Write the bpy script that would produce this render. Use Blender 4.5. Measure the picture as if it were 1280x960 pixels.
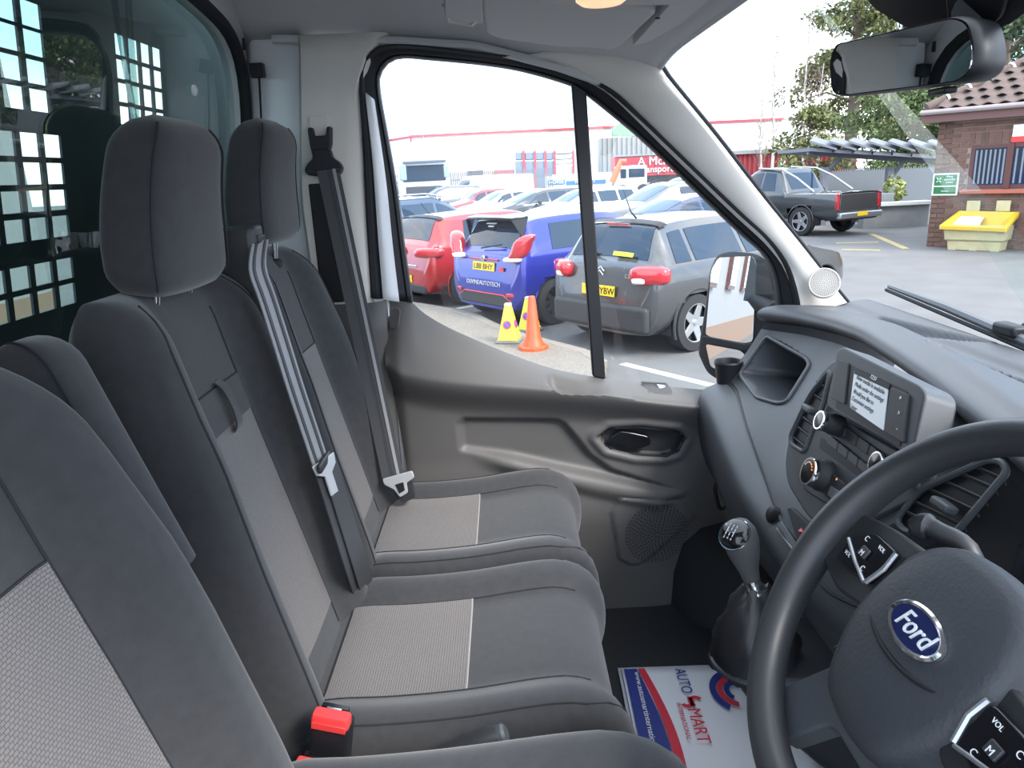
import bpy, bmesh, math, random
import numpy as np
from mathutils import Vector, Matrix
for _o in list(bpy.data.objects): bpy.data.objects.remove(_o)
SC = bpy.context.scene; COL = SC.collection
# ---------------------------------------------------------------- camera
FPX = 925.0; CAM = np.array([0.0, -0.97, 2.0]); PITCH = math.radians(15.8); ROLL = math.radians(2.7)
_up = np.array([0, math.sin(PITCH), math.cos(PITCH)]); _rt = np.array([1.0, 0, 0]); FW = np.array([0, math.cos(PITCH), -math.sin(PITCH)])
RT = _rt*math.cos(ROLL) - _up*math.sin(ROLL); UP = _up*math.cos(ROLL) + _rt*math.sin(ROLL)
cd = bpy.data.cameras.new('camera'); cam = bpy.data.objects.new('camera', cd); COL.objects.link(cam); SC.camera = cam
cd.sensor_fit = 'HORIZONTAL'; cd.sensor_width = 36; cd.lens = FPX/1280*36; cd.clip_start = 0.02; cd.clip_end = 500
cam.matrix_world = Matrix(((RT[0], UP[0], -FW[0], CAM[0]), (RT[1], UP[1], -FW[1], CAM[1]), (RT[2], UP[2], -FW[2], CAM[2]), (0, 0, 0, 1)))
# ---------------------------------------------------------------- sky, sun, exposure
SC.view_settings.view_transform = 'Standard'; SC.view_settings.look = 'None'; SC.view_settings.gamma = 1.0
SC.view_settings.use_curve_mapping = False; SC.view_settings.exposure = 0.38
W = bpy.data.worlds.new('sky'); SC.world = W; W.use_nodes = True
_n = W.node_tree.nodes; _l = W.node_tree.links; _n.clear()
_out = _n.new('ShaderNodeOutputWorld'); _bg = _n.new('ShaderNodeBackground'); _tc = _n.new('ShaderNodeTexCoord'); _mp = _n.new('ShaderNodeMapping')
_mp.inputs['Scale'].default_value = (1, 1, 2.4); _nz = _n.new('ShaderNodeTexNoise'); _nz.inputs['Scale'].default_value = 2.6; _nz.inputs['Detail'].default_value = 6
_cr = _n.new('ShaderNodeValToRGB'); _cr.color_ramp.elements[0].position = 0.42; _cr.color_ramp.elements[0].color = (0.48, 0.70, 1.0, 1)
_cr.color_ramp.elements[1].position = 0.60; _cr.color_ramp.elements[1].color = (1.0, 1.0, 1.0, 1)
_l.new(_tc.outputs['Generated'], _mp.inputs['Vector']); _l.new(_mp.outputs[0], _nz.inputs['Vector']); _l.new(_nz.outputs['Fac'], _cr.inputs[0])
_l.new(_cr.outputs[0], _bg.inputs['Color']); _bg.inputs['Strength'].default_value = 3.0; _l.new(_bg.outputs[0], _out.inputs[0])
sd = bpy.data.lights.new('sun', 'SUN'); sun = bpy.data.objects.new('sun', sd); COL.objects.link(sun)
sd.energy = 5.0; sd.angle = math.radians(22); sd.color = (1.0, 0.96, 0.9)
sun.rotation_euler = Vector((-0.55, 0.50, -0.68)).to_track_quat('-Z', 'Y').to_euler()
# ---------------------------------------------------------------- helpers
def ray(u, v): return FW + RT*(u-640)/FPX + UP*(480-v)/FPX
def at_y(u, v, y): D = ray(u, v); return CAM + D*((y-CAM[1])/D[1])
def at_x(u, v, x): D = ray(u, v); return CAM + D*((x-CAM[0])/D[0])
def at_z(u, v, z): D = ray(u, v); return CAM + D*((z-CAM[2])/D[2])
def at_p(u, v, p0, n): D = ray(u, v); n = np.array(n, float); return CAM + D*(((np.array(p0)-CAM)@n)/(D@n))
def nrm(v): v = np.array(v, float); return v/np.linalg.norm(v)
class M:
    def __init__(s): s.v = []; s.f = []; s.uv = None
    def add(s, v, f):
        b = len(s.v); s.v += [tuple(map(float, p)) for p in v]; s.f += [tuple(i+b for i in q) for q in f]; return s
    def box(s, c, size, R=None):
        h = np.array(size)/2; c = np.array(c, float)
        pts = [np.array([sx*h[0], sy*h[1], sz*h[2]]) for sz in (-1, 1) for sy in (-1, 1) for sx in (-1, 1)]
        if R is not None: pts = [R@p for p in pts]
        return s.add([c+p for p in pts], [(0, 2, 3, 1), (4, 5, 7, 6), (0, 1, 5, 4), (2, 6, 7, 3), (0, 4, 6, 2), (1, 3, 7, 5)])
    def prism(s, poly, vec):
        n = len(poly); vec = np.array(vec); a = [np.array(p, float) for p in poly]
        return s.add(a+[p+vec for p in a], [tuple(range(n))[::-1], tuple(range(n, 2*n))]+[(i, (i+1) % n, n+(i+1) % n, n+i) for i in range(n)])
    def tube(s, path, r, n=8, closed=False, sq=None):
        P = [np.array(p, float) for p in path]; m = len(P); rs = r if hasattr(r, '__len__') else [r]*m
        up = np.array([0, 0, 1.0]); rings = []; prev = None
        for i in range(m):
            t = P[(i+1) % m]-P[i-1] if closed else P[min(i+1, m-1)]-P[max(i-1, 0)]
            t = t/(np.linalg.norm(t)+1e-12)
            a = prev if prev is not None else (np.cross(t, up) if abs(t[2]) < .9 else np.cross(t, [1, 0, 0]))
            a = a-t*(a@t); a = a/(np.linalg.norm(a)+1e-12); prev = a; b = np.cross(t, a)
            rings.append([P[i]+rs[i]*(math.cos(2*math.pi*k/n)*a+math.sin(2*math.pi*k/n)*b) for k in range(n)])
        return s.loft(rings, closed, caps=not closed)
    def loft(s, rings, closed=False, caps=True, ringclosed=True):
        n = len(rings[0]); m = len(rings); F = []
        for i in range(m if closed else m-1):
            j = (i+1) % m
            for k in range(n if ringclosed else n-1):
                l = (k+1) % n; F.append((i*n+k, i*n+l, j*n+l, j*n+k))
        if caps and not closed: F += [tuple(range(n))[::-1], tuple((m-1)*n+k for k in range(n))]
        return s.add([p for r in rings for p in r], F)
    def grid(s, P): return s.loft(P, caps=False, ringclosed=False)
    def lathe(s, o, ax, prof, n=24, caps=True, flat=None):
        o = np.array(o, float); ax = nrm(ax); a = nrm(np.cross(ax, [0, 0, 1.0]) if abs(ax[2]) < .9 else np.cross(ax, [1.0, 0, 0])); b = np.cross(ax, a)
        return s.loft([[o+ax*h+r*(math.cos(2*math.pi*k/n)*a+math.sin(2*math.pi*k/n)*b) for k in range(n)] for r, h in prof], caps=caps)
    def ribbon(s, path, wv, th, tn):
        """belt: width vectors wv (full width), thickness th along tn"""
        rings = []
        for p, w, t in zip(path, wv, tn):
            p = np.array(p, float); w = np.array(w, float)/2; t = nrm(t)*th/2
            rings.append([p-w-t, p-w*.5-t*1.0, p+w*.5-t*1.0, p+w-t, p+w+t, p+w*.5+t*1.0, p-w*.5+t*1.0, p-w+t])
        return s.loft(rings)
def rpoly(pts, r, n=5):
    """round the corners of a closed polygon of 2-D or 3-D points"""
    out = []; m = len(pts); P = [np.array(p, float) for p in pts]
    for i in range(m):
        a, b, c = P[i-1], P[i], P[(i+1) % m]; rr = r[i] if hasattr(r, '__len__') else r
        d1 = a-b; d2 = c-b; l1 = np.linalg.norm(d1); l2 = np.linalg.norm(d2); q = min(rr, l1*.45, l2*.45)
        p1 = b+d1/l1*q; p2 = b+d2/l2*q
        for k in range(n+1):
            t = k/n; out.append((1-t)**2*p1+2*t*(1-t)*b+t*t*p2)
    return out
def spline(pts, n=8, closed=False):
    P = [np.array(p, float) for p in pts]; m = len(P); out = []
    for i in range(m if closed else m-1):
        g = (lambda k: P[k % m]) if closed else (lambda k: P[min(max(k, 0), m-1)])
        a, b, c, d = g(i-1), g(i), g(i+1), g(i+2)
        for k in range(n):
            t = k/n; out.append(.5*((2*b)+(c-a)*t+(2*a-5*b+4*c-d)*t*t+(3*b-a-3*c+d)*t**3))
    if not closed: out.append(P[-1])
    return out
def resample(pts, n, closed=False):
    P = np.array(pts, float)
    if closed: P = np.vstack([P, P[:1]])
    d = np.r_[0, np.cumsum(np.linalg.norm(np.diff(P, axis=0), axis=1))]; t = np.linspace(0, d[-1], n+1 if closed else n)
    Q = np.stack([np.interp(t, d, P[:, k]) for k in range(P.shape[1])], 1)
    return Q[:-1] if closed else Q
def sst(x, a, b): t = np.clip((x-a)/(b-a), 0, 1); return t*t*(3-2*t)
def sdpoly(X, Y, poly):
    """signed distance (negative inside) of arrays X, Y to a polygon"""
    d = np.full(X.shape, 1e9); ins = np.zeros(X.shape, bool); n = len(poly)
    for i in range(n):
        ax, ay = poly[i][0], poly[i][1]; bx, by = poly[(i+1) % n][0], poly[(i+1) % n][1]
        ex, ey = bx-ax, by-ay; t = np.clip(((X-ax)*ex+(Y-ay)*ey)/(ex*ex+ey*ey+1e-12), 0, 1)
        d = np.minimum(d, np.hypot(X-ax-t*ex, Y-ay-t*ey))
        c = ((ay > Y) != (by > Y)) & (X < (bx-ax)*(Y-ay)/(by-ay+1e-15)+ax); ins ^= c
    return np.where(ins, -d, d)
ROOTLOC = {}
def empty(name, loc, label=None, cat=None, group=None, kind=None):
    o = bpy.data.objects.new(name, None); COL.objects.link(o); o.location = loc; o.empty_display_size = .05
    return tag(o, label, cat, group, kind)
def tag(o, label=None, cat=None, group=None, kind=None):
    if label: o['label'] = label
    if cat: o['category'] = cat
    if group: o['group'] = group
    if kind: o['kind'] = kind
    return o
def put(o, parent):
    COL.objects.link(o)
    if parent is not None:
        o.parent = parent; p = parent; L = Matrix.Identity(4)
        if parent.type == 'EMPTY': o.matrix_parent_inverse = Matrix.Translation(-parent.location)
    return o
def obj(name, m, mat, parent=None, ang=40, bevel=0, seg=2, sub=0, solid=0, uv=None, label=None, cat=None, group=None, kind=None, fix=True):
    me = bpy.data.meshes.new(name); me.from_pydata(m.v, [], m.f)
    mats = mat if isinstance(mat, (list, tuple)) else [mat]
    for q in mats: me.materials.append(q)
    if getattr(m, 'mi', None) is not None: me.polygons.foreach_set('material_index', m.mi)
    if fix:
        b = bmesh.new(); b.from_mesh(me); bmesh.ops.recalc_face_normals(b, faces=b.faces); b.to_mesh(me); b.free()
    if uv is not None:
        ul = me.uv_layers.new(name='uv'); idx = np.zeros(len(me.loops), np.int32); me.loops.foreach_get('vertex_index', idx)
        ul.data.foreach_set('uv', np.array(uv, np.float32)[idx].ravel())
    if ang is not None:
        me.shade_smooth(); me.set_sharp_from_angle(angle=math.radians(ang))
    o = bpy.data.objects.new(name, me); put(o, parent)
    if solid: s = o.modifiers.new('solid', 'SOLIDIFY'); s.thickness = solid; s.offset = 0
    if bevel:
        s = o.modifiers.new('bevel', 'BEVEL'); s.width = bevel; s.segments = seg; s.limit_method = 'ANGLE'; s.angle_limit = math.radians(35); s.harden_normals = False
    if sub: s = o.modifiers.new('sub', 'SUBSURF'); s.levels = sub; s.render_levels = sub
    return tag(o, label, cat, group, kind)
_deps = []
def text(name, body, size, o, ex, ey, mat, parent, depth=.0006, shear=0.0, align='CENTER', width=None, label=None):
    """flat lettering: o centre of the baseline, ex reading direction, ey up direction of the letters"""
    cu = bpy.data.curves.new(name, 'FONT'); cu.body = body; cu.size = size; cu.extrude = depth; cu.align_x = align; cu.shear = shear; cu.resolution_u = 3
    t = bpy.data.objects.new(name+'_tmp', cu); COL.objects.link(t); bpy.context.view_layer.update()
    me = bpy.data.meshes.new_from_object(t.evaluated_get(bpy.context.evaluated_depsgraph_get())); bpy.data.objects.remove(t)
    v = np.zeros(len(me.vertices)*3); me.vertices.foreach_get('co', v); v = v.reshape(-1, 3)
    ex = nrm(ex); ey = nrm(ey); ez = np.cross(ex, ey)
    if width: v[:, 0] *= width/(v[:, 0].max()-v[:, 0].min())
    w = np.array(o, float)+np.outer(v[:, 0], ex)+np.outer(v[:, 1], ey)+np.outer(v[:, 2], ez)
    me.vertices.foreach_set('co', w.ravel()); me.update(); me.materials.clear(); me.materials.append(mat)
    ob = bpy.data.objects.new(name, me); put(ob, parent)
    return tag(ob, label)
def clone(o, parent=None):
    c = o.copy(); COL.objects.link(c)
    if parent is not None: c.parent = parent
    for ch in [q for q in bpy.data.objects if q.parent == o and q != c]: clone(ch, c)
    return c
# ---------------------------------------------------------------- materials
MT = {}
def mat(name, col, rough=.5, metal=0.0, bump=None, var=None, spec=.5, coat=0, emit=None, sheen=0):
    if name in MT: return MT[name]
    m = bpy.data.materials.new(name); m.use_nodes = True; t = m.node_tree; b = t.nodes['Principled BSDF']; MT[name] = m
    b.inputs['Base Color'].default_value = (*col, 1); b.inputs['Roughness'].default_value = rough; b.inputs['Metallic'].default_value = metal
    b.inputs['Specular IOR Level'].default_value = spec; b.inputs['Coat Weight'].default_value = coat; b.inputs['Sheen Weight'].default_value = sheen
    m.diffuse_color = (*col, 1)
    if emit: b.inputs['Emission Color'].default_value = (*emit[0], 1); b.inputs['Emission Strength'].default_value = emit[1]
    tc = t.nodes.new('ShaderNodeTexCoord')
    if bump:
        nz = t.nodes.new('ShaderNodeTexNoise'); nz.inputs['Scale'].default_value = bump[0]; nz.inputs['Detail'].default_value = bump[3] if len(bump) > 3 else 2
        bp = t.nodes.new('ShaderNodeBump'); bp.inputs['Strength'].default_value = bump[1]; bp.inputs['Distance'].default_value = bump[2]
        t.links.new(tc.outputs['Object'], nz.inputs['Vector']); t.links.new(nz.outputs['Fac'], bp.inputs['Height']); t.links.new(bp.outputs[0], b.inputs['Normal'])
    if var:
        nv = t.nodes.new('ShaderNodeTexNoise'); nv.inputs['Scale'].default_value = var[0]; nv.inputs['Detail'].default_value = 5
        r = t.nodes.new('ShaderNodeMapRange'); r.inputs[1].default_value = .3; r.inputs[2].default_value = .7; r.inputs[3].default_value = 1-var[1]; r.inputs[4].default_value = 1+var[1]
        mx = t.nodes.new('ShaderNodeMix'); mx.data_type = 'RGBA'; mx.blend_type = 'MULTIPLY'; mx.inputs[0].default_value = 1
        mx.inputs[6].default_value = (*col, 1); t.links.new(tc.outputs['Object'], nv.inputs['Vector']); t.links.new(nv.outputs['Fac'], r.inputs[0])
        t.links.new(r.outputs[0], mx.inputs[7]); t.links.new(mx.outputs[2], b.inputs['Base Color'])
    return m
def glass(name, tint, refl=.06, rough=0.0):
    if name in MT: return MT[name]
    m = bpy.data.materials.new(name); m.use_nodes = True; t = m.node_tree; t.nodes.clear(); MT[name] = m
    o = t.nodes.new('ShaderNodeOutputMaterial'); mx = t.nodes.new('ShaderNodeMixShader'); a = t.nodes.new('ShaderNodeBsdfTransparent'); g = t.nodes.new('ShaderNodeBsdfGlossy')
    a.inputs[0].default_value = (*tint, 1); g.inputs['Roughness'].default_value = rough; g.inputs[0].default_value = (1, 1, 1, 1)
    lw = t.nodes.new('ShaderNodeLayerWeight'); lw.inputs[0].default_value = .5; pw = t.nodes.new('ShaderNodeMath'); pw.operation = 'POWER'; pw.inputs[1].default_value = 4.5
    mr = t.nodes.new('ShaderNodeMapRange'); mr.inputs[3].default_value = refl; mr.inputs[4].default_value = 1
    t.links.new(lw.outputs['Facing'], pw.inputs[0]); t.links.new(pw.outputs[0], mr.inputs[0]); t.links.new(mr.outputs[0], mx.inputs[0])
    t.links.new(a.outputs[0], mx.inputs[1]); t.links.new(g.outputs[0], mx.inputs[2]); t.links.new(mx.outputs[0], o.inputs[0]); return m
def woven(name, c1, c2, sc):
    """light seat insert with a fine dark grid, in uv metres"""
    m = mat(name, c1, .95); t = m.node_tree; b = t.nodes['Principled BSDF']; uv = t.nodes.new('ShaderNodeUVMap'); br = t.nodes.new('ShaderNodeTexBrick')
    br.offset = .5; br.inputs['Color1'].default_value = (*c1, 1); br.inputs['Color2'].default_value = (*[c*.93 for c in c1], 1); br.inputs['Mortar'].default_value = (*c2, 1)
    br.inputs['Scale'].default_value = sc; br.inputs['Mortar Size'].default_value = .06; br.inputs['Mortar Smooth'].default_value = .6; br.inputs['Brick Width'].default_value = .85; br.inputs['Row Height'].default_value = .55
    t.links.new(uv.outputs[0], br.inputs['Vector']); t.links.new(br.outputs[0], b.inputs['Base Color'])
    bp = t.nodes.new('ShaderNodeBump'); bp.inputs['Strength'].default_value = .5; bp.inputs['Distance'].default_value = .001; bp.invert = True
    t.links.new(br.outputs['Fac'], bp.inputs['Height']); t.links.new(bp.outputs[0], b.inputs['Normal']); return m
fabric = mat('seat_fabric', (.040, .040, .043), .95, bump=(700, .5, .0006), var=(60, .10), sheen=.25, spec=.25)
insert = woven('seat_insert', (.195, .178, .172), (.075, .07, .07), 150)
seam_m = mat('seam_thread', (.018, .018, .02), .9)
dark = mat('dark_plastic', (.028, .029, .033), .5, bump=(900, .25, .0004))
dash_m = mat('dash_plastic', (.045, .049, .056), .48, bump=(700, .35, .0005))
dash_l = mat('dash_lower_plastic', (.062, .068, .076), .5, bump=(700, .35, .0005))
doorp = mat('door_plastic', (.088, .083, .081), .55, bump=(600, .3, .0005))
doord = mat('door_dark_plastic', (.03, .03, .032), .45, bump=(600, .2, .0004))
black = mat('black_plastic', (.014, .015, .018), .5, spec=.35)
gloss = mat('gloss_black', (.008, .008, .01), .12)
rubber = mat('rubber_seal', (.018, .02, .024), .75, spec=.3)
chrome = mat('chrome', (.75, .76, .78), .12, 1.0)
satin = mat('satin_silver', (.38, .39, .41), .38, .8)
headl = mat('headliner', (.52, .52, .525), .95, bump=(900, .3, .0006))
beige = mat('pillar_trim', (.66, .63, .585), .6, bump=(500, .2, .0004))
white = mat('white_paint', (.80, .81, .83), .25, coat=.5)
steel = mat('guard_steel', (.06, .07, .075), .5, .3)
mirror = mat('mirror_glass', (.9, .92, .93), .01, 1.0)
clear = glass('window_glass', (.97, .985, .98), .045)
screen_g = glass('windscreen_glass', (.93, .97, .96), .05)
tint_g = glass('tinted_glass', (.60, .70, .68), .035)
mat_rub = mat('floor_rubber', (.018, .019, .022), .75, bump=(120, .4, .002))
red_p = mat('red_plastic', (.75, .05, .05), .35)
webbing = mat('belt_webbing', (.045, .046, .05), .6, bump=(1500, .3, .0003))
webbing_l = mat('belt_painted_sheen_stripe', (.26, .26, .27), .38, bump=(1500, .3, .0003))  # paler grey paints sky reflection on the middle belt's upper run; also outer belt stripes
# ================================================================ cab shell
BX, BL = -.60, .11                     # rear wall: x at z 2.1 and its lean
def bx(z, off=0.0): return BX+(z-2.1)*BL+off
bn = nrm((1, 0, -BL))
# floor
m = M().box((.2, 0, .80), (1.75, 1.72, .10)); obj('floor', m, mat_rub, kind='structure', bevel=.01)
# seat plinth belongs to the floor pan
m = M().box((-.30, .30, .965), (.50, .82, .23)); obj('floor_plinth', m, dark, kind='structure', bevel=.02)
# ---- headliner
def ceil_edge(x):      # height of the liner above the passenger door
    return float(np.interp(x, [-.62, -.5, -.27, -.04, .14, .24, .34], [2.325, 2.308, 2.297, 2.274, 2.222, 2.185, 2.16]))
def ceil_mid(x): return float(np.interp(x, [-.62, -.3, 0, .2, .30, .36], [2.45, 2.43, 2.345, 2.285, 2.250, 2.222]))
xs = np.linspace(-.62, .352, 40); P = []
for x in xs:
    e = ceil_edge(x); c = ceil_mid(x); row = []
    for t in np.linspace(0, 1, 30):
        y = -.90+t*1.80; a = np.clip((abs(y)-.52)/.34, 0, 1); k = 1-math.sqrt(max(0, 1-a**2.4)); k = min(1, k)
        row.append((x, y, c+(e-c)*k))
    P.append(row)
CE = P[-1]
def P_ce(y): return float(np.interp(y, [p[1] for p in CE], [p[2] for p in CE]))
obj('ceiling', M().grid(P), headl, kind='structure', solid=.012)
# passenger side header panel edge over the door (rounded lip of the liner)
m = M().tube(spline([(x, .845, ceil_edge(x)+.008) for x in np.linspace(-.5, .33, 14)], 3), .010, 8)
obj('trim_1', m, headl, kind='structure')
# ---- rear wall with its big window opening
def rw(y, z, off=0): return np.array([bx(z, off), y, z])
open_ = [(-.86, 1.76), (.875, 1.70), (.875, 2.30), (.50, 2.36), (-.86, 2.36)]
inner = resample([p[:2] for p in rpoly([(-.84, 1.74), (.855, 1.74), (.875, 2.31), (.52, 2.365), (-.84, 2.365)], [.1, .1, .17, .3, .1], 8)], 120, True)
c0 = np.array([0, 2.04]); outer = []
for p in inner:
    d = p-c0; k = 1e9
    if d[0] > 0: k = min(k, .93/d[0])
    if d[0] < 0: k = min(k, -.93/d[0])
    if d[1] > 0: k = min(k, .42/d[1])
    if d[1] < 0: k = min(k, -1.19/d[1])
    outer.append(c0+d*k)
m = M().loft([[rw(*p) for p in outer], [rw(*p) for p in inner], [rw(*p, -.035) for p in inner]], caps=False)
obj('wall_rear', m, white, kind='structure', solid=.004)
win = empty('window_1', rw(0, 1.75), kind='structure')
obj('window_seal', M().tube([rw(*p, .004) for p in inner], .014, 8, True), rubber, win)
def pane(y0, y1, z0, z1, off, clip=None):
    pts = [p for p in inner]
    poly = [rw(y, z, off) for y, z in clip] if clip is not None else [rw(y0, z0, off), rw(y1, z0, off), rw(y1, z1, off), rw(y0, z1, off)]
    return M().prism(poly, np.array([-.004, 0, 0]))
right = [tuple(p) for p in inner if p[0] >= .34]
right = sorted(right, key=lambda p: math.atan2(p[1]-2.05, p[0]-.6))
obj('pane', pane(0, 0, 0, 0, -.022, right), tint_g, win, ang=None)
obj('pane', pane(-.83, .36, 1.75, 2.36, -.008), tint_g, win, ang=None)
obj('pane_edge', M().box(rw(.358, 2.05, -.008), (.008, .006, .60), None), glass('pane_edge', (.45, .62, .6), .2), win)
for (y, z) in ((.62, 2.19), (.66, 2.05)):
    obj('glass_fixing', M().lathe(rw(y, z, -.018), bn, [(.011, 0), (.011, .004), (.006, .007)], 14), white, win)
# ---- steel guard behind the glass, with its punched windows
gd = empty('window_guard', (bx(1.6, -.13), 0.3, 1.60), 'dark steel guard plate with rows of punched rectangular openings behind the rear window', 'guard')
G0 = np.array([bx(2.1, -.12), 0, 2.1])
def gp(u, v): p = at_p(u, v, G0, bn); return p[1], p[2]
ysA = []; cols = []
# openings: three blocks of columns (y) and rows (z), measured on the plate
yA = gp(50, 80)[0]; yB = gp(198, 80)[0]; yC = gp(78, 270)[0]
def zz(u, v): return gp(u, v)[1]
cw, cg = .062, .016
blocks = []
for y1, ncol, rows in ((yA+.012, 6, [(45, 5, 36), (48, 41, 71), (50, 77, 106), (52, 113, 140)]), (yB+.012, 4, [(200, 62, 85), (201, 90, 111), (202, 116, 137), (203, 142, 162)])):
    zs = [(zz(u, b), zz(u, a)) for u, a, b in rows]; blocks.append((y1, ncol, zs))
rowsC = [(70, 169, 197), (73, 204, 230), (77, 237, 262), (80, 269, 295), (85, 322, 348), (87, 354, 380)]
blocks.append((yC+.014, 6, [(zz(u, b), zz(u, a)) for u, a, b in rowsC]))
ycuts = {-.83, 1.15}; zcuts = {1.62, 2.42}; holes = []
for k, (y1, nc, zs) in enumerate(blocks):
    w, g = ((.050, .013), (.040, .011), (.047, .013))[k]
    for c in range(nc):
        b = y1-c*(w+g); a = b-w
        for (z0, z1) in zs: holes.append((a, b, z0, z1)); zcuts |= {z0, z1}
        ycuts |= {a, b}
yc = sorted(ycuts); zc = sorted(zcuts); m = M()
for i in range(len(yc)-1):
    for j in range(len(zc)-1):
        cy, cz = (yc[i]+yc[i+1])/2, (zc[j]+zc[j+1])/2
        if any(a < cy < b and z0 < cz < z1 for a, b, z0, z1 in holes): continue
        m.add([rw(yc[i], zc[j], -.12), rw(yc[i+1], zc[j], -.12), rw(yc[i+1], zc[j+1], -.12), rw(yc[i], zc[j+1], -.12)], [(0, 1, 2, 3)])
o = obj('plate', m, steel, gd, ang=None, solid=.004)
for z in (1.60,): obj('lower_rail', M().box(rw(-.015, 1.60, -.12), (.03, 1.62, .05)), steel, gd, bevel=.005)
# ---- left side: white corner panel, beige B pillar trim, dark lower trim, painted door jamb
P = []
for z in np.linspace(2.44, .9, 16):
    P.append([(bx(z), .90, z), (bx(z)+.02, .885, z), (-.45-.03*(2.3-z), .872, z), (-.42-.03*(2.3-z), .872, z)])
obj('wall_left', M().grid(P), white, kind='structure', solid=.006)
P = []
for z in np.linspace(2.318, 1.70, 16):
    xr = -.44-.10*(2.3-z)*.95 if z > 1.95 else -.4735-.0*(z); xr = float(np.interp(z, [1.70, 1.97, 2.3], [-.47, -.476, -.438])); xf = float(np.interp(z, [1.70, 1.97, 2.20, 2.27, 2.33], [-.338, -.332, -.318, -.290, -.23]))
    P.append([(xr-.004, .875, z), (xr, .835, z), (xr+.006, .826, z)]+[(xr+(xf-xr)*t, .824+.012*t**2, z) for t in (.25, .5, .75, .93)]+[(xf, .845, z), (xf+.004, .88, z)])
obj('trim_2', M().grid(P), beige, kind='structure', solid=.004)
P = []
for z in np.linspace(1.715, .9, 12):
    P.append([(-.60, .86, z), (-.50, .83, z), (-.40, .818, z), (-.33, .822, z), (-.305, .84, z), (-.30, .88, z)])
obj('trim_3', M().grid(P), doorp, kind='structure', solid=.004)
m = M().box((-.425, .825, 1.86), (.055, .012, .28)); obj('trim_4', m, black, kind='structure', bevel=.004)
P = []
for z in np.linspace(1.80, 1.0, 14):
    xa = float(np.interp(z, [1.0, 1.2, 1.72, 1.8], [-.275, -.278, -.314, -.318])); P.append([(xa-.022, .862, z), (xa-.018, .858, z), (xa+.012, .862, z), (xa+.016, .92, z)])
obj('trim_5', M().grid(P), white, kind='structure', solid=.003)
for px, z, lab in ((-.505, 2.262, 0),):
    pass
m = M().box((-.548, .862, 2.255), (.03, .02, .03)).tube([(-.548, .868, 2.24), (-.556, .869, 2.15), (-.56, .87, 2.0), (-.562, .87, 1.92)], .0028, 6).tube([(-.575, .868, 2.30), (-.575, .868, 2.325)], .006, 6)
tag(obj('sensor_cable', m, black, bevel=.004), 'small black clip with thin cable on white panel beside rear window', 'clip')
# ================================================================ passenger door
DY = .85
door = empty('door_1', (.15, .90, .92), kind='structure')
top = [at_y(u, v, .872)[[0, 2]] for u, v in [(478, 385), (482, 375), (498, 372), (512, 377), (530, 393), (560, 411), (600, 429), (640, 445), (690, 462), (740, 472), (800, 481), (860, 487), (900, 490), (960, 492)]]
top = np.array(spline(top, 4)); crease = np.array(spline([at_y(u, v, .80)[[0, 2]] for u, v in [(470, 452), (500, 466), (540, 474), (587, 479), (681, 485), (775, 493), (890, 505), (960, 510)]], 4))
def xz(pts, y=.835): return [tuple(at_y(u, v, y)[[0, 2]]) for u, v in pts]
rec = xz([(573, 530), (580, 523), (695, 524), (705, 528), (722, 548), (738, 568), (765, 586), (850, 610), (800, 604), (700, 585), (640, 572), (576, 562)])
shelf = xz([(576, 562), (640, 572), (700, 585), (800, 604), (850, 612), (820, 626), (740, 612), (650, 590), (578, 575)])
pocket = xz([(682, 475), (692, 466), (768, 481), (760, 488), (700, 487)], .83)
han = xz([(748, 548), (762, 537), (800, 535), (848, 540), (856, 548), (846, 566), (830, 571), (795, 570), (760, 562)], .825)
spk = xz([(760, 632), (772, 614), (850, 620), (868, 640), (800, 696), (785, 698), (770, 690)], .84)
xs = np.linspace(-.318, .74, 150); ts = np.linspace(0, 1, 130); X = np.zeros((150, 130)); Z = X.copy()
for i, x in enumerate(xs):
    zt = np.interp(x, top[:, 0], top[:, 1]); Z[i] = zt-(zt-.84)*ts; X[i] = x+.038*np.clip((1.66-Z[i])/.45, 0, 1)*max(0, 1-(x+.318)/.35)
zt = Z[:, :1]; zcz = np.interp(xs, crease[:, 0], crease[:, 1])[:, None]
a = np.clip((zt-Z)/np.maximum(zt-zcz, .02), 0, 1); Y = .885-.095*a**.8                      # shoulder slopes inboard
und = sst(zcz-Z, 0.0, .10); Y = Y+.042*und                                            # tucks under the crease
Y += .022*(1-sst(X, -.318, -.27))*1.0
Y -= .03*sst(1.30-Z, 0, .2)*sst(.62-X, 0, .3)                                         # lower bulge
d = sdpoly(X, Z, rec); Y += .016*(1-sst(d, -.012, .006))
d = sdpoly(X, Z, shelf); Y -= .016*(1-sst(d, -.02, .02))*sst(X, -.13, .0)
d = sdpoly(X, Z, pocket); kp_ = (1-sst(d, -.010, .002))*sst(zt-Z, .008, .020); Y += .010*kp_; Z = Z-.026*kp_
d = sdpoly(X, Z, han); Y += .030*(1-sst(d, -.010, .003)); Y -= .008*(1-sst(np.abs(d-.012), 0, .018))*(d > 0)
d = sdpoly(X, Z, spk); Y -= .006*(1-sst(d, -.004, .004)); Y += .004*(1-sst(np.abs(d), 0, .006))
ZD = Z; P = [[(X[i, j], Y[i, j], Z[i, j]) for j in range(130)] for i in range(150)]
m = M().grid(P)
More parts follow.
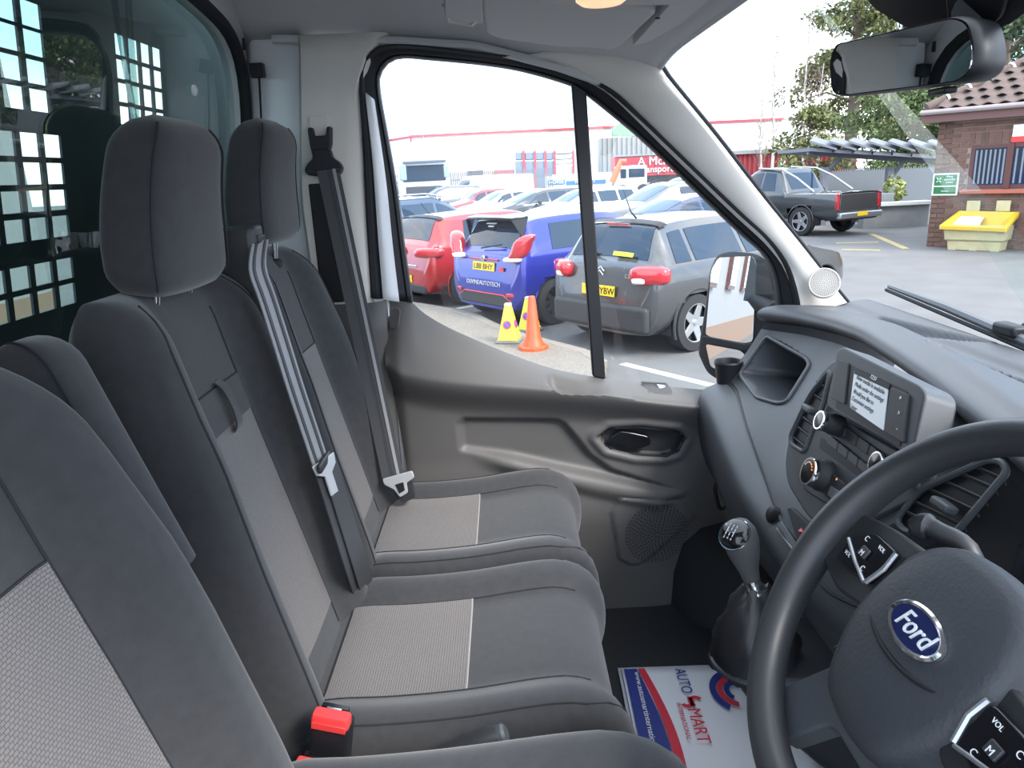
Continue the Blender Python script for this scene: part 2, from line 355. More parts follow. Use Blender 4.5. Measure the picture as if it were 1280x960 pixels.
# the rim back to the glass
obj('door_panel', m, doorp, door, ang=60)
def door_y(x, z): i = int(np.clip(np.searchsorted(xs, x), 1, 149)); return float(np.interp(-z, -Z[i], Y[i]))
m = M().grid([[(-.316+.038*min(1, max(0, (1.66-(1.70-.8*k/6))/.45)), .862, 1.70-.8*k/6), (-.318+.038*min(1, max(0, (1.66-(1.70-.8*k/6))/.45)), .90, 1.70-.8*k/6)] for k in range(7)]); obj('door_edge', m, doorp, door, solid=.004)
c = rpoly([at_y(u, v, .85) for u, v in [(483, 390), (494, 385), (500, 388), (499, 408), (488, 410)]], .006, 3)
obj('cover_cap', M().prism([(p[0], door_y(p[0], p[2])-.0035, p[2]) for p in c], (0, .006, 0)), doorp, door, bevel=.0015)
# handle recess, lever, lock switch, speaker grille
hp = [np.array([p[0], door_y(p[0], p[1])-.002, p[1]]) for p in rpoly(han, .02, 4)]
obj('handle_bezel', M().tube([p*1 for p in hp], .004, 8, True), black, door)
hd = [np.array([p[0], .868, p[1]]) for p in rpoly(han, .02, 4)]
cen = np.mean(hd, axis=0); m = M().loft([[np.array([p[0], door_y(p[0], p[2])-.0015, p[2]]) for p in hd], [cen+(p-cen)*.93+np.array([0, -.016, 0]) for p in hd]], caps=False)
m.add([cen+(p-cen)*.93+np.array([0, -.016, 0]) for p in hd], [tuple(range(len(hd)))]); obj('handle_cup', m, doord, door)
q = [at_y(u, v, .825) for u, v in [(760, 549), (775, 539), (790, 541), (812, 546), (814, 556), (800, 561), (782, 560)]]
obj('handle_lever', M().prism(rpoly(q, .008, 4), (0, .010, 0)), gloss, door, bevel=.003)
q = [at_y(u, v, .82) for u, v in [(806, 485), (840, 487), (845, 494), (842, 496), (812, 493)]]
yy = lambda p, o: np.array([p[0], door_y(p[0], p[2])+o, p[2]])
sw = obj('lock_switch', M().prism([yy(p, -.004) for p in rpoly(q, .006, 3)], (0, .006, .0)), doord, door, bevel=.0015)
q = [at_y(u, v, .82) for u, v in [(826, 488), (839, 489), (842, 493), (829, 492)]]; obj('switch_rocker', M().prism([yy(p, -.008) for p in q], (0, .006, 0)), satin, sw, bevel=.001)
cs = at_y(818, 660, .835); grl = empty('tmp', (0, 0, 0)); bpy.data.objects.remove(grl)
m = M()
for k in range(1, 12):
    r = .0075*k; nn = max(6, int(2*math.pi*r/.010))
    for i in range(nn):
        a = 2*math.pi*i/nn; x, z = cs[0]+r*math.cos(a), cs[2]+r*math.sin(a); y = door_y(x, z)
        m.box((x, y-.0004, z), (.0045, .002, .0045))
tag(obj('speaker_grille', m, doord, door, ang=None), kind='stuff')
# window surround, divider, glass
oring = [at_y(u, v, .845) for u, v in [(464, 372), (459, 280), (455, 187), (449, 110), (452, 82), (462, 66), (478, 57), (520, 56), (605, 66), (680, 75), (717, 88), (762, 109), (800, 143), (838, 180), (920, 259), (960, 296), (985, 330), (997, 365), (1002, 395)]]
iring = [at_y(u, v, .885) for u, v in [(515, 378), (505, 310), (496, 240), (484, 170), (474, 112), (476, 88), (496, 72), (540, 74), (610, 81), (660, 90), (716, 107), (735, 119), (770, 147), (809, 180), (920, 286), (955, 318), (968, 345), (972, 372), (974, 400)]]
ra = resample(spline(oring, 6), 90); rb = resample(spline(iring, 6), 90)
def rib(t, dy): return [a*(1-t)+b*t+np.array([0, dy, 0]) for a, b in zip(ra, rb)]
jam = [(0, .03), (0, 0), (.06, -.010), (.16, -.012), (.24, .0), (.30, .006)]
obj('door_frame_seal', M().grid([rib(t, d) for t, d in jam]), rubber, door, solid=.002)
obj('window_frame', M().grid([rib(t, d) for t, d in [(.28, .02), (.32, .004), (.62, -.002), (.86, .0), (.92, -.006), (1.0, -.004), (1.0, .02)]]), black, door, solid=.002)
# painted strip of the frame next to the B pillar
strip = [(rib(.30, -.010)[i], rib(.70, -.012)[i]) for i in range(0, 24)]
obj('frame_paint', M().grid([[a for a, b in strip], [b for a, b in strip]]), white, door, solid=.003)
q = [at_y(u, v, .878) for u, v in [(714, 100), (733, 112), (757, 474), (741, 471)]]
obj('window_divider', M().prism(q, (0, .022, 0)), black, door, bevel=.004)
gl = [p+np.array([0, .012, 0]) for p in rb]; low = [np.array([x, .895, float(np.interp(x, top[:, 0], top[:, 1]))-.03]) for x in np.linspace(.72, -.24, 20)]
obj('window_pane', M().add(gl+low, [tuple(range(len(gl)+len(low)))]), clear, door, ang=None)
# ================================================================ A pillar
e1 = resample(spline([at_y(u, v, .858) for u, v in [(640, 71), (685, 80), (714, 92), (757, 114), (794, 148), (832, 186), (914, 265), (954, 302), (979, 334), (990, 366), (996, 402)]], 6), 40)
e2 = resample(spline([at_y(800, 60, .78), at_y(822, 78, .745), at_y(835, 98, .76), at_y(890, 165, .785), at_y(945, 236, .81), at_y(1000, 305, .835), at_y(1055, 375, .855), at_y(1095, 420, .87)], 6), 40)
P = []
for t in np.linspace(0, 1, 12):
    row = []
    for a, b in zip(e1, e2):
        p = a*(1-t)+b*t; bl = math.sin(math.pi*min(1, t*1.0))**.8*.020*sst(t, 0, .35); row.append(p+np.array([-.35, -.75, .35])*bl)
    P.append(row)
ap = empty('trim_6', tuple(at_y(1005, 390, .84)), kind='structure')
obj('pillar_cover', M().grid(P), beige, ap, solid=.004)
tw = at_y(1030, 354, .80); tn = nrm((-.28, -.86, .30))
g = obj('tweeter_rim', M().lathe(tw+tn*-.004, tn, [(.037, 0), (.037, .006), (.034, .009), (.032, .006)], 32, caps=False), mat('tweeter_trim', (.42, .40, .37), .7), ap)
m = M(); ta = nrm(np.cross(tn, [0, 0, 1])); tb = np.cross(tn, ta)
obj('tweeter_disc', M().lathe(tw+tn*-.004, tn, [(.034, 0), (.033, .007), (.001, .008)], 32), mat('tweeter_trim', (.42, .40, .37), .7), g)
for k in range(0, 8):
    r = .0042*k; nn = max(1, int(2*math.pi*r/.0045))
    for i in range(nn):
        a = 2*math.pi*i/nn+.3*k; c = tw+tn*.0034+ta*r*math.cos(a)+tb*r*math.sin(a); m.lathe(c, tn, [(.0012, 0), (.0012, .0012)], 5)
tag(obj('tweeter_holes', m, mat('grille_hole', (.10, .095, .09), .8), g, ang=None), kind='stuff')
# ================================================================ windscreen
ws = empty('window_2', (.95, 0, 1.52), kind='structure')
WP = np.array([.345, 0, 2.222]); WN = nrm(np.cross([.50, 0, -.575], [0, 1, 0]))
def wsp(y, t): # t along the slope, slight crown across
    return WP+np.array([.57, 0, -.575])*t+np.array([1, 0, .2])*(-.075*max(0, min(t, 1.2))*(y/.8)**2)
P = [[wsp(y, t) for y in np.linspace(-.80-.10*t, .80+.10*t, 24)] for t in np.linspace(-.02, 1.45, 16)]
obj('pane', M().grid(P), screen_g, ws)
m = M().tube([p+np.array([.006, .004, 0]) for p in e2], .0055, 6); obj('windscreen_seal', m, rubber, ws)
m = M().tube(spline([(.353, y, P_ce(y)+.002) for y in np.linspace(.80, -.84, 24)], 3), .009, 8); obj('header_seal', m, headl, ws)
# ================================================================ seats
class Back:
    """upholstered backrest: s runs up (0..1), w across (-1..1)"""
    def __init__(s, base, yc, L, dirv, Wp, T, bol, a0=.45, a1=.78, edge=.05, s0=.86, topr=.06):
        s.base = np.array([base[0], yc, base[1]]); s.L = L; s.d = nrm((dirv[0], 0, dirv[1])); s.n = np.array([s.d[2], 0, -s.d[0]])
        s.Wp = Wp; s.T = T; s.bol = bol; s.a0, s.a1, s.e, s.s0 = a0, a1, edge, s0
    def hw(s, q): return float(np.interp(q, [p[0] for p in s.Wp], [p[1] for p in s.Wp]))
    def g(s, q): return math.sqrt(max(0.0, 1-((q-s.s0)/(1-s.s0))**2)) if q > s.s0 else 1.0
    def nf(s, w, q):
        a = abs(w); b = s.bol*float(np.interp(q, [0, .25, .7, .88, 1], [.8, 1, 1, .75, .5])); n = b*float(sst(a, s.a0, s.a1))
        if a > .84: n -= s.e*(1-math.sqrt(max(0, 1-((a-.84)/.16)**2)))
        n += .012*math.cos(q*math.pi*1.2)*(1-a*a)
        mid = -s.T*.45; return mid+(n-mid)*s.g(q)
    def nb(s, w, q):
        a = abs(w); n = -s.T+(.035*(1-math.sqrt(max(0, 1-((a-.7)/.3)**2))) if a > .7 else 0); mid = -s.T*.45; return mid+(n-mid)*s.g(q)
    def P(s, w, q, n=None, off=0.0):
        g = s.g(q); h = s.hw(q)*(1-.06*(1-g))
        return s.base+s.d*q*s.L+np.array([0, w*h, 0])+s.n*((s.nf(w, q) if n is None else n)+off)
    def body(s):
        qs = list(np.linspace(0, s.s0, 22))+[s.s0+(1-s.s0)*math.sin(a) for a in np.linspace(.15, 1.54, 10)]; R = []
        ws = np.r_[np.linspace(-1, -.84, 7)[:-1], np.linspace(-.84, .84, 27), np.linspace(.84, 1, 7)[1:]]
        for q in qs: R.append([s.P(w, q) for w in ws]+[s.P(w, q, s.nb(w, q)) for w in np.linspace(1, -1, 13)])
        return M().loft(R)
    def patch(s, w0, w1, q0, q1, off=.0015, n=14, k=22, skew=0.0):
        m = M(); uv = []; rows = []
        for i in range(k):
            q = q0+(q1-q0)*i/(k-1); rows.append([s.P(w0+(w1-w0)*j/(n-1), q+skew*(j/(n-1)-.5), off=off) for j in range(n)])
            uv += [(s.hw(q)*(w0+(w1-w0)*j/(n-1)), q*s.L) for j in range(n)]
        m.grid(rows); return m, uv
    def seam(s, pts, r=.0016): return M().tube([s.P(w, q, off=.0006) for w, q in pts], r, 6)
class Cush:
    """seat cushion: t along a side profile, w across"""
    def __init__(s, prof, yc, hw, bol, a0=.5, a1=.8, edge=.03, near=1.0):
        s.pr = np.array(resample(spline(prof, 8), 60)); s.yc = yc; s.hw = hw; s.bol = bol; s.a0, s.a1, s.e = a0, a1, edge
    def P(s, w, t, off=0.0):
        i = t*59; k = int(min(58, i)); p = s.pr[k]*(1-(i-k))+s.pr[k+1]*(i-k); a = abs(w)
        tg = s.pr[min(59, k+2)]-s.pr[max(0, k-1)]; tg = tg/np.linalg.norm(tg); nn = np.array([-tg[1], tg[0]])
        n = s.bol*float(sst(a, s.a0, s.a1))*float(np.interp(t, [0, .12, .5, .75, 1], [.3, 1, 1, .5, .3]))
        if a > .82: n -= s.e*(1-math.sqrt(max(0, 1-((a-.82)/.18)**2)))
        h = s.hw*(1-.10*float(sst(t, .55, .85)))
        q = p+nn*(n+off); return np.array([q[0], s.yc+w*h, q[1]])
    def body(s):
        ws = np.r_[np.linspace(-1, -.82, 7)[:-1], np.linspace(-.82, .82, 25), np.linspace(.82, 1, 7)[1:]]
        return M().loft([[s.P(w, t) for t in np.linspace(0, 1, 60)] for w in ws])
    def patch(s, w0, w1, t0, t1, off=.0015, n=14, k=24):
        uv = []; rows = []
        for i in range(k):
            t = t0+(t1-t0)*i/(k-1); rows.append([s.P(w0+(w1-w0)*j/(n-1), t, off) for j in range(n)]); uv += [(s.hw*(w0+(w1-w0)*j/(n-1)), t*1.1) for j in range(n)]
        return M().grid(rows), uv
    def seam(s, pts, r=.0016): return M().tube([s.P(w, t, .0005) for w, t in pts], r, 6)
def headrest(parent, base, yc, H, hwid, T, lean, seam=True):
    """rounded head restraint: block lofted upward with its side seams"""
    d = nrm((lean, 0, 1)); n = np.array([d[2], 0, -d[0]]); R = []; sl = []; sr = []; b = np.array([base[0], yc, base[1]])
    for k in range(25):
        t = k/24; z = t*H; e = min(1, math.sqrt(max(0, 1-(max(0, t-.80)/.2)**2))+.0); e2 = min(1, .72+.28*math.sin(min(1, t/.12)*math.pi/2))
        f = max(.06, e*e2); w = hwid*float(np.interp(t, [0, .25, .8, 1], [1.0, 1.02, .93, .80]))*(.55+.45*f); th = T*float(np.interp(t, [0, .3, 1], [1.0, 1.0, .82]))*f; bow = -.010*math.sin(t*3.1)
        ring = []
        for a in np.linspace(0, 2*math.pi, 40, endpoint=False):
            ca, sa = math.cos(a), math.sin(a); px = np.sign(ca)*abs(ca)**.42; py = np.sign(sa)*abs(sa)**.42
            ring.append(b+d*z+n*(bow+th*.5*px+.010*(1-py*py)*(px > .5)*f)+np.array([0, w*py, 0]))
        R.append(ring)
        if 1 <= k <= 23: sl.append(b+d*z+n*(bow+th*.43)+np.array([0, -w*1.0, 0])); sr.append(b+d*z+n*(bow+th*.43)+np.array([0, w*1.0, 0]))
    h = obj('headrest', M().loft(R), fabric, parent, ang=70)
    obj('seam', M().tube(sl, .0017, 6), seam_m, h); obj('seam', M().tube(sr, .0017, 6), seam_m, h)
    for s in (-1, 1):
        p = b+np.array([0, s*.055, 0]); obj('headrest_post', M().tube([p-d*.075, p+d*.02], .006, 10), chrome, h)
        obj('post_guide', M().lathe(p-d*.062, d, [(.015, 0), (.015, .014), (.010, .018)], 14), black, h)
    return h
# ---------------- double passenger bench
bench = empty('passenger_bench', (-.1, .31, .98), 'grey cloth double passenger bench with two headrests and woven beige inserts', 'bench seat')
mid = Back((-.300, 1.10), .088, .800, (-.2026, .979), [(0, .205), (.5, .213), (.8, .205), (.9, .195), (1, .18)], .105, .046, s0=.90)
out = Back((-.300, 1.10), .528, .800, (-.2026, .979), [(0, .20), (.5, .216), (.75, .205), (.9, .175), (1, .15)], .105, .046, s0=.90)
for k, B in enumerate((mid, out)):
    b = obj('backrest', B.body(), fabric, bench, ang=70)
    s_lo, s_hi = (.25, .715) if k == 0 else (.25, .725)
    pm, uv = B.patch(-.50, .42, s_lo, s_hi, skew=.0); obj('insert_panel', pm, insert, b, uv=uv, label='woven beige insert with fine dark grid')
    for w in (-.50, .42): obj('seam', B.seam([(w, q) for q in np.linspace(.2, .93, 30)]), seam_m, b)
    obj('seam', B.seam([(w, s_hi) for w in np.linspace(-.50, .42, 14)]), seam_m, b)
    for w in (-.86, .86): obj('seam', B.seam([(w*float(np.interp(q, [.9, .98], [1, .90])), q) for q in np.linspace(.1, .975, 34)]), seam_m, b)
    if k == 0:
        pm, uv = B.patch(-.46, .40, .715, .79, off=.004); obj('table_pull_panel', pm, fabric, b, uv=uv)
        obj('seam', B.seam([(w, .79) for w in np.linspace(-.50, .42, 14)], .002), seam_m, b)
        L = [B.P(.02, q, off=o) for q, o in ((.80, .004), (.785, .012), (.75, .016), (.715, .014), (.70, .006))]
        obj('pull_strap', M().ribbon(spline(L, 4), [np.array([0, .022, 0])]*17, .003, [B.n]*17), fabric, b)
headrest(bench, (-.476, 1.872), .090, .225, .124, .085, .17)
headrest(bench, (-.470, 1.900), .520, .222, .122, .082, .14)
prof = [(-.40, 1.20), (-.36, 1.235), (-.30, 1.252), (-.20, 1.252), (-.09, 1.258), (.02, 1.272), (.075, 1.272), (.117, 1.25), (.136, 1.20), (.130, 1.13), (.10, 1.085), (.0, 1.07), (-.3, 1.07), (-.40, 1.08)]
cm = Cush(prof, .095, .222, .022, .48, .80, .030); co = Cush(prof, .545, .222, .022, .48, .80, .030)
L0 = np.linalg.norm(np.diff(cm.pr, axis=0), axis=1).sum()
def tx(x):  # profile parameter at height-field position x on the top face
    return float(np.interp(x, cm.pr[:26, 0], np.linspace(0, 25/59, 26)))
for B, (wa, wb) in ((cm, (-.55, .56)), (co, (-.56, .58))):
    b = obj('seat_cushion', B.body(), fabric, bench, ang=70)
    pm, uv = B.patch(wa, wb, tx(-.305), tx(-.09)); obj('insert_panel', pm, insert, b, uv=uv, label='woven beige insert with fine dark grid')
    obj('seam', B.seam([(w, tx(-.09)) for w in np.linspace(wa, wb, 14)]), mat('piping_light', (.3, .28, .27), .8), b)
    for w in (wa, wb): obj('seam', B.seam([(w, t) for t in np.linspace(tx(-.36), .42, 24)]), seam_m, b)
    obj('seam', B.seam([(w, tx(-.307)) for w in np.linspace(wa, wb, 14)]), seam_m, b)
    obj('seam', B.seam([(-.90, t) for t in np.linspace(tx(-.33), tx(.08), 20)]+[(-.90+.06*k, tx(.08)+.02*k) for k in range(1, 4)]), seam_m, b)
    obj('seam', B.seam([(.90, t) for t in np.linspace(tx(-.33), tx(.08), 20)]), seam_m, b)
m = M().box((-.13, .31, 1.05), (.50, .80, .06)); obj('seat_base', m, black, bench, bevel=.015)
# belt outlet tower between the two headrests
bo = at_y(300, 312, .30)
tw_ = obj('belt_outlet', M().loft([[np.array([bo[0]+x, .30+y*f, z]) for x, y in ((-.035, -.030), (.030, -.028), (.036, -.018), (.036, .018), (.030, .028), (-.035, .030))] for z, f in ((1.80, 1.1), (1.87, 1.05), (1.925, 1.0), (1.938, .92))]), dark, bench, bevel=.006)
obj('outlet_slot', M().box((bo[0]+.034, .302, 1.915), (.010, .040, .014)), black, tw_, bevel=.003)
# ---------------- driver's seat
ds = empty('driver_seat', (-.15, -.474, .98), 'grey cloth driver seat with woven beige insert and side bolsters', 'seat')
drv = Back((-.280, 1.12), -.474, .785, (-.2026, .979), [(0, .232), (.35, .223), (.6, .200), (.85, .158), (1, .12)], .12, .062, .42, .74, .06, s0=.88)
b = obj('backrest', drv.body(), fabric, ds, ang=70)
pm, uv = drv.patch(-.46, .46, .16, .755); obj('insert_panel', pm, insert, b, uv=uv, label='woven beige insert with fine dark grid')
for w in (-.46, .46): obj('seam', drv.seam([(w, q) for q in np.linspace(.12, .93, 30)]), seam_m, b)
obj('seam', drv.seam([(w, .755) for w in np.linspace(-.46, .46, 14)]), seam_m, b)
headrest(ds, (-.515, 1.955), -.474, .225, .124, .085, .17)
prof2 = [(p[0]-.005, p[1]+.045) for p in prof]; prof2 = [(p[0]*1.0+(.0 if p[0] < 0 else .03), p[1]) for p in prof2]
cdv = Cush(prof2, -.474, .255, .05, .5, .8, .04); b = obj('seat_cushion', cdv.body(), fabric, ds, ang=70)
pm, uv = cdv.patch(-.5, .5, tx(-.305), tx(-.09)); obj('insert_panel', pm, insert, b, uv=uv, label='woven beige insert with fine dark grid')
obj('seat_base', M().box((-.15, -.474, 1.04), (.46, .44, .12)), black, ds, bevel=.02)
m = M().loft([[np.array([x, -.228+.011*k, z]) for x, z in ((-.42, 1.05), (-.12, 1.05), (-.10, 1.10), (-.16, 1.17), (-.30, 1.235), (-.38, 1.25), (-.43, 1.2))] for k in range(3)])
obj('side_cover', m, dash_l, ds, bevel=.008)
# raised armrest on the inboard side of the driver's backrest
a0 = np.array([-.425, -.215, 1.60]); a1 = np.array([-.497, -.215, 1.815]); ad = nrm(a1-a0); an = np.array([ad[2], 0, -ad[0]]); R = []
for t in np.linspace(-.10, 1.0, 12): R.append((a0+(a1-a0)*t, 1.0))
for k in range(1, 7): a = k/6*1.5; R.append((a1+ad*.045*math.sin(a), max(.05, math.cos(a))))
rings = [[c+an*(.048*f*np.sign(math.cos(q))*abs(math.cos(q))**.6)+np.array([0, .034*(.5+.5*f)*np.sign(math.sin(q))*abs(math.sin(q))**.6, 0]) for q in np.linspace(0, 2*math.pi, 28, endpoint=False)] for c, f in R]
b = obj('armrest', M().loft(rings), fabric, ds, ang=70)
obj('seam', M().tube([c+an*(.040*f)+np.array([0, -.032*(.5+.5*f), 0]) for c, f in R], .0016, 6), seam_m, b)
obj('armrest_pivot', M().lathe((-.425, -.245, 1.60), (0, 1, 0), [(.03, 0), (.03, .02)], 18), black, ds)
# ================================================================ belts
t = empty('seat_belt', tuple(at_y(450, 745, .32)), 'black lap and shoulder belt hanging from tower between the bench headrests', 'seat belt')
nb_ = mid.n*.058; bp0 = mid.base+nb_
pt = [np.array([bo[0]+.036, .300, 1.912])]+[at_p(u, v, bp0, mid.n) for u, v in [(322, 335), (334, 372), (350, 422), (369, 483), (388, 540), (405, 592), (423, 650), (440, 705)]]+[at_p(450, 738, mid.base+mid.n*.035, mid.n)]
q = spline(pt, 5); nq = len(q)
ka = min(range(nq), key=lambda i: abs(q[i][2]-1.545))
wv = [np.array([.014, .042, 0])]*nq; tn_ = [(.9, -.3, .2)]*nq
obj('webbing_upper', M().ribbon(q[:ka+1], wv[:ka+1], .0022, tn_[:ka+1]), webbing_l, t)  # same black belt, its sky sheen painted in as a lighter colour
obj('webbing_lower', M().ribbon(q[ka:], wv[ka:], .0022, tn_[ka:]), webbing, t)
q2 = [p+np.array([.010, .012, 0]) for p in q[ka:]]; obj('webbing_lap', M().ribbon(q2, wv[ka:], .0022, tn_[ka:]), webbing, t)
for k in (-1, 1): obj('webbing_stripe', M().ribbon([p+np.array([.0022, -.0008, 0])+np.array([.014, .042, 0])*.26*k for p in q[:ka+1]], [np.array([.002, .006, 0])]*(ka+1), .0012, tn_[:ka+1]), webbing, t)
c = q[ka]+np.array([.006, -.005, 0]); ex = nrm((.3, .95, 0)); ez = nrm((-.2, .06, .97))
tg = obj('tongue', M().prism([c+ex*a+ez*b for a, b in ((-.034, .012), (.034, .012), (.030, -.006), (.012, -.016), (.012, -.052), (-.010, -.052), (-.010, -.016), (-.030, -.006))], nrm((.9, -.3, .2))*.004), mat('tongue_metal', (.55, .56, .58), .3, .3), t, bevel=.0012)
obj('tongue_cover', M().box(c+ez*.008+np.array([.003, -.002, 0]), (.008, .070, .016)), dark, tg, bevel=.003)
# outer belt
t = empty('seat_belt', tuple(at_y(500, 612, .76)), 'wide black belt running from pillar anchor down beside the passenger door', 'seat belt')
tp = at_y(410, 212, .785); bt = at_y(492, 600, .668); pa = [at_y(410+82*k, 212+388*k, .785-.145*k**1.3) for k in np.linspace(0, 1, 14)]
w0 = at_y(424, 215, .785)-at_y(394, 215, .785)
wvv = [nrm((1, .10, .1))*.050]*14
obj('webbing', M().ribbon(pa, wvv, .0022, [(0, -1, 0)]*14), webbing, t)
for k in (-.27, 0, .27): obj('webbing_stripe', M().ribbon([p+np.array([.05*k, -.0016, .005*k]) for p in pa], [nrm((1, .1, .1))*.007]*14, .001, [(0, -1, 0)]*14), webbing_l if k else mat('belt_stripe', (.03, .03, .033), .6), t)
# slotted anchor on the pillar
A = lambda pts, y: [at_y(u, v, y) for u, v in pts]
an_ = obj('belt_guide', M().prism(rpoly(A([(380, 213), (384, 205), (391, 198), (389, 187), (412, 186), (415, 197), (424, 203), (428, 210), (425, 218), (404, 221), (384, 219)], .795), .006, 3), (0, .022, 0)), black, t, bevel=.005)
obj('height_slider', M().prism(rpoly(A([(384, 160), (390, 159), (392, 170), (407, 169), (408, 158), (413, 158), (413, 180), (410, 192), (390, 193), (387, 180)], .80), .003, 2), (0, .026, 0)), black, t, bevel=.004)
obj('slider_track', M().prism(A([(385, 145), (409, 143), (410, 180), (388, 182)], .818), (0, .01, 0)), beige, t, bevel=.002)
obj('guide_bar', M().tube(A([(384, 214), (404, 217), (426, 213)], .788), .0045, 8), dark, t)
obj('tongue_plate', M().prism(rpoly(A([(478, 599), (515, 589), (518, 597), (508, 604), (510, 616), (500, 622), (492, 612), (480, 606)], .626), .004, 3), (0, .006, 0)), mat('tongue_metal', (.55, .56, .58), .3, .3), t, bevel=.0015)
obj('tongue_slot', M().prism(A([(494, 606), (504, 603), (506, 613), (499, 617)], .6245), (0, .002, 0)), black, t)
obj('tongue_grip', M().prism(rpoly(A([(489, 605), (514, 598), (519, 622), (505, 629), (494, 622)], .634), .006, 3), (0, .012, 0)), dark, t, bevel=.003)
# two red buckles beside the bench
def buckle(pix, yy, tilt, label):
    c = at_y(*pix, yy); t = empty('belt_buckle', tuple(c-np.array([0, 0, .14])), label, 'buckle', 'red belt buckles between the seats')
    up = nrm((.20*tilt, 0, 1)); fw = nrm((.94, -.12, -.2*tilt)); sd = np.cross(up, fw)
    rg = [[c+up*h+fw*a*w+sd*b*w for a, b in rpoly([(-.026, -.016), (.026, -.016), (.026, .016), (-.026, .016)], .006, 3)] for h, w in ((-.14, .7), (-.09, .95), (-.02, 1), (-.004, 1))]
    b = obj('buckle_body', M().loft(rg), black, t, bevel=.002)
    obj('release_button', M().loft([[c+up*h+fw*a*w+sd*b_*w for a, b_ in rpoly([(-.025, -.015), (.025, -.015), (.025, .004), (-.025, .004)], .004, 3)] for h, w in ((-.012, 1), (.006, 1), (.009, .93))]), red_p, b)
    obj('release_face', M().box(c+sd*-.0165-up*.004, (.046, .003, .010), np.stack([fw, sd, up], 1)), red_p, b, bevel=.001)
    obj('buckle_slot', M().box(c+up*.003+sd*.010, (.036, .008, .012), np.stack([fw, sd, up], 1)), gloss, b)
    obj('slot_teeth', M().box(c+up*.008+sd*.004, (.020, .003, .004), np.stack([fw, sd, up], 1)), chrome, b)
buckle((416, 896), -.148, .8, 'red-topped black buckle standing against the near edge of the bench cushion')
buckle((394, 958), -.185, .8, 'red-topped black buckle close beside the driver seat cushion')
# handbrake grip
hb = empty('handbrake_lever', tuple(at_y(560, 960, -.165)), 'black handbrake lever with grey button between driver seat and bench', 'lever')
p0 = at_y(540, 952, -.165); p1 = at_y(640, 913, -.165); dv = nrm(p1-p0)
obj('grip', M().lathe(p0, dv, [(.012, 0), (.014, .02), (.0165, .06), (.017, .085), (.014, .098)], 16), dark, hb)
obj('button', M().lathe(p0+dv*.098, dv, [(.0135, 0), (.0135, .006), (.010, .010)], 16), dash_l, hb)
obj('lever_base', M().box(p0-np.array([.01, 0, .09]), (.05, .03, .17)), black, hb, bevel=.008)
# paper mat
# ================================================================ dashboard
dash = empty('dashboard', (.60, 0, .95), 'dark grey moulded dashboard with cubby, vents, radio and climate controls', 'dashboard')
yk = [.86, .80, .753, .69, .56, .42, .194, .03, -.166, -.30, -.50, -.70, -.86]
SEC = {  # x, z of: lip, face top, fold, roll 1..4, bottom
 'lip': ([.56, .612, .637, .662, .683, .674, .627, .587, .533, .50, .50, .54, .57], [1.648, 1.652, 1.655, 1.66, 1.668, 1.678, 1.69, 1.70, 1.708, 1.71, 1.71, 1.70, 1.69]),
 'fold': ([.515, .535, .545, .535, .515, .50, .47, .47, .50, .52, .54, .55, .55], [1.475, 1.478, 1.475, 1.465, 1.435, 1.40, 1.36, 1.36, 1.42, 1.45, 1.46, 1.46, 1.46]),
 'r1': ([.470, .476, .478, .472, .463, .455, .455, .47, .48, .50, .52, .53, .53], [1.452, 1.452, 1.448, 1.432, 1.398, 1.36, 1.32, 1.32, 1.38, 1.41, 1.41, 1.41, 1.41]),
 'r2': ([.466, .468, .468, .464, .457, .462, .49, .50, .49, .51, .53, .54, .54], [1.37, 1.37, 1.37, 1.355, 1.33, 1.30, 1.26, 1.26, 1.30, 1.32, 1.32, 1.32, 1.32]),
 'r3': ([.500, .500, .500, .497, .49, .495, .53, .53, .52, .54, .56, .57, .57], [1.24, 1.24, 1.24, 1.23, 1.21, 1.20, 1.17, 1.17, 1.2, 1.2, 1.2, 1.2, 1.2]),
 'r4': ([.60]*13, [1.10]*13)}
def sk(name, y): a, b = SEC[name]; return np.array([np.interp(-y, [-q for q in yk], a), np.interp(-y, [-q for q in yk], b)])
for kk in SEC:   # smooth across y
    a, b = SEC[kk]
def dsec(y):
    l = sk('lip', y); fo = sk('fold', y); top = []
    up = [(1.00, 1.60), (.905, 1.655), (.875, 1.668), (.835, 1.664), (.80, 1.655), (l[0]+.07, l[1]+.012), (l[0]+.03, l[1]+.010), (l[0]+.008, l[1]+.004), (l[0]-.002, l[1]-.008), (l[0]+.004, l[1]-.020), (l[0]+.020, l[1]-.028)]
    ft = np.array([l[0]+.012, l[1]-.045]); mid = (ft+fo)/2+np.array([.004, .0])
    return up, [tuple(ft), tuple(mid), tuple(fo+np.array([.006, .012])), tuple(fo)], [tuple(fo), tuple(sk('r1', y)), tuple(sk('r2', y)), tuple(sk('r3', y)), tuple(sk('r4', y)), (.75, 1.0)]
ys = np.linspace(.812, -.86, 230); upP = []; fcP = []; loP = []
def smooth(A, n=9):
    A = np.array(A); k = np.ones(n)/n; B = A.copy()
    for i in range(A.shape[1]):
        for c in range(2):
            v = np.pad(A[:, i, c], (n//2, n//2), mode='edge'); B[:, i, c] = np.convolve(v, k, 'valid')
    return B
secs = [dsec(y) for y in ys]
U_ = smooth([s[0] for s in secs]); F_ = smooth([s[1] for s in secs]); Lw = smooth([s[2] for s in secs])
def to3(A, n, sp=True): return [[np.array([p[0], y, p[1]]) for p in (resample(spline(list(r), 6), n))] for r, y in zip(A, ys)]
top3 = to3(U_, 70)
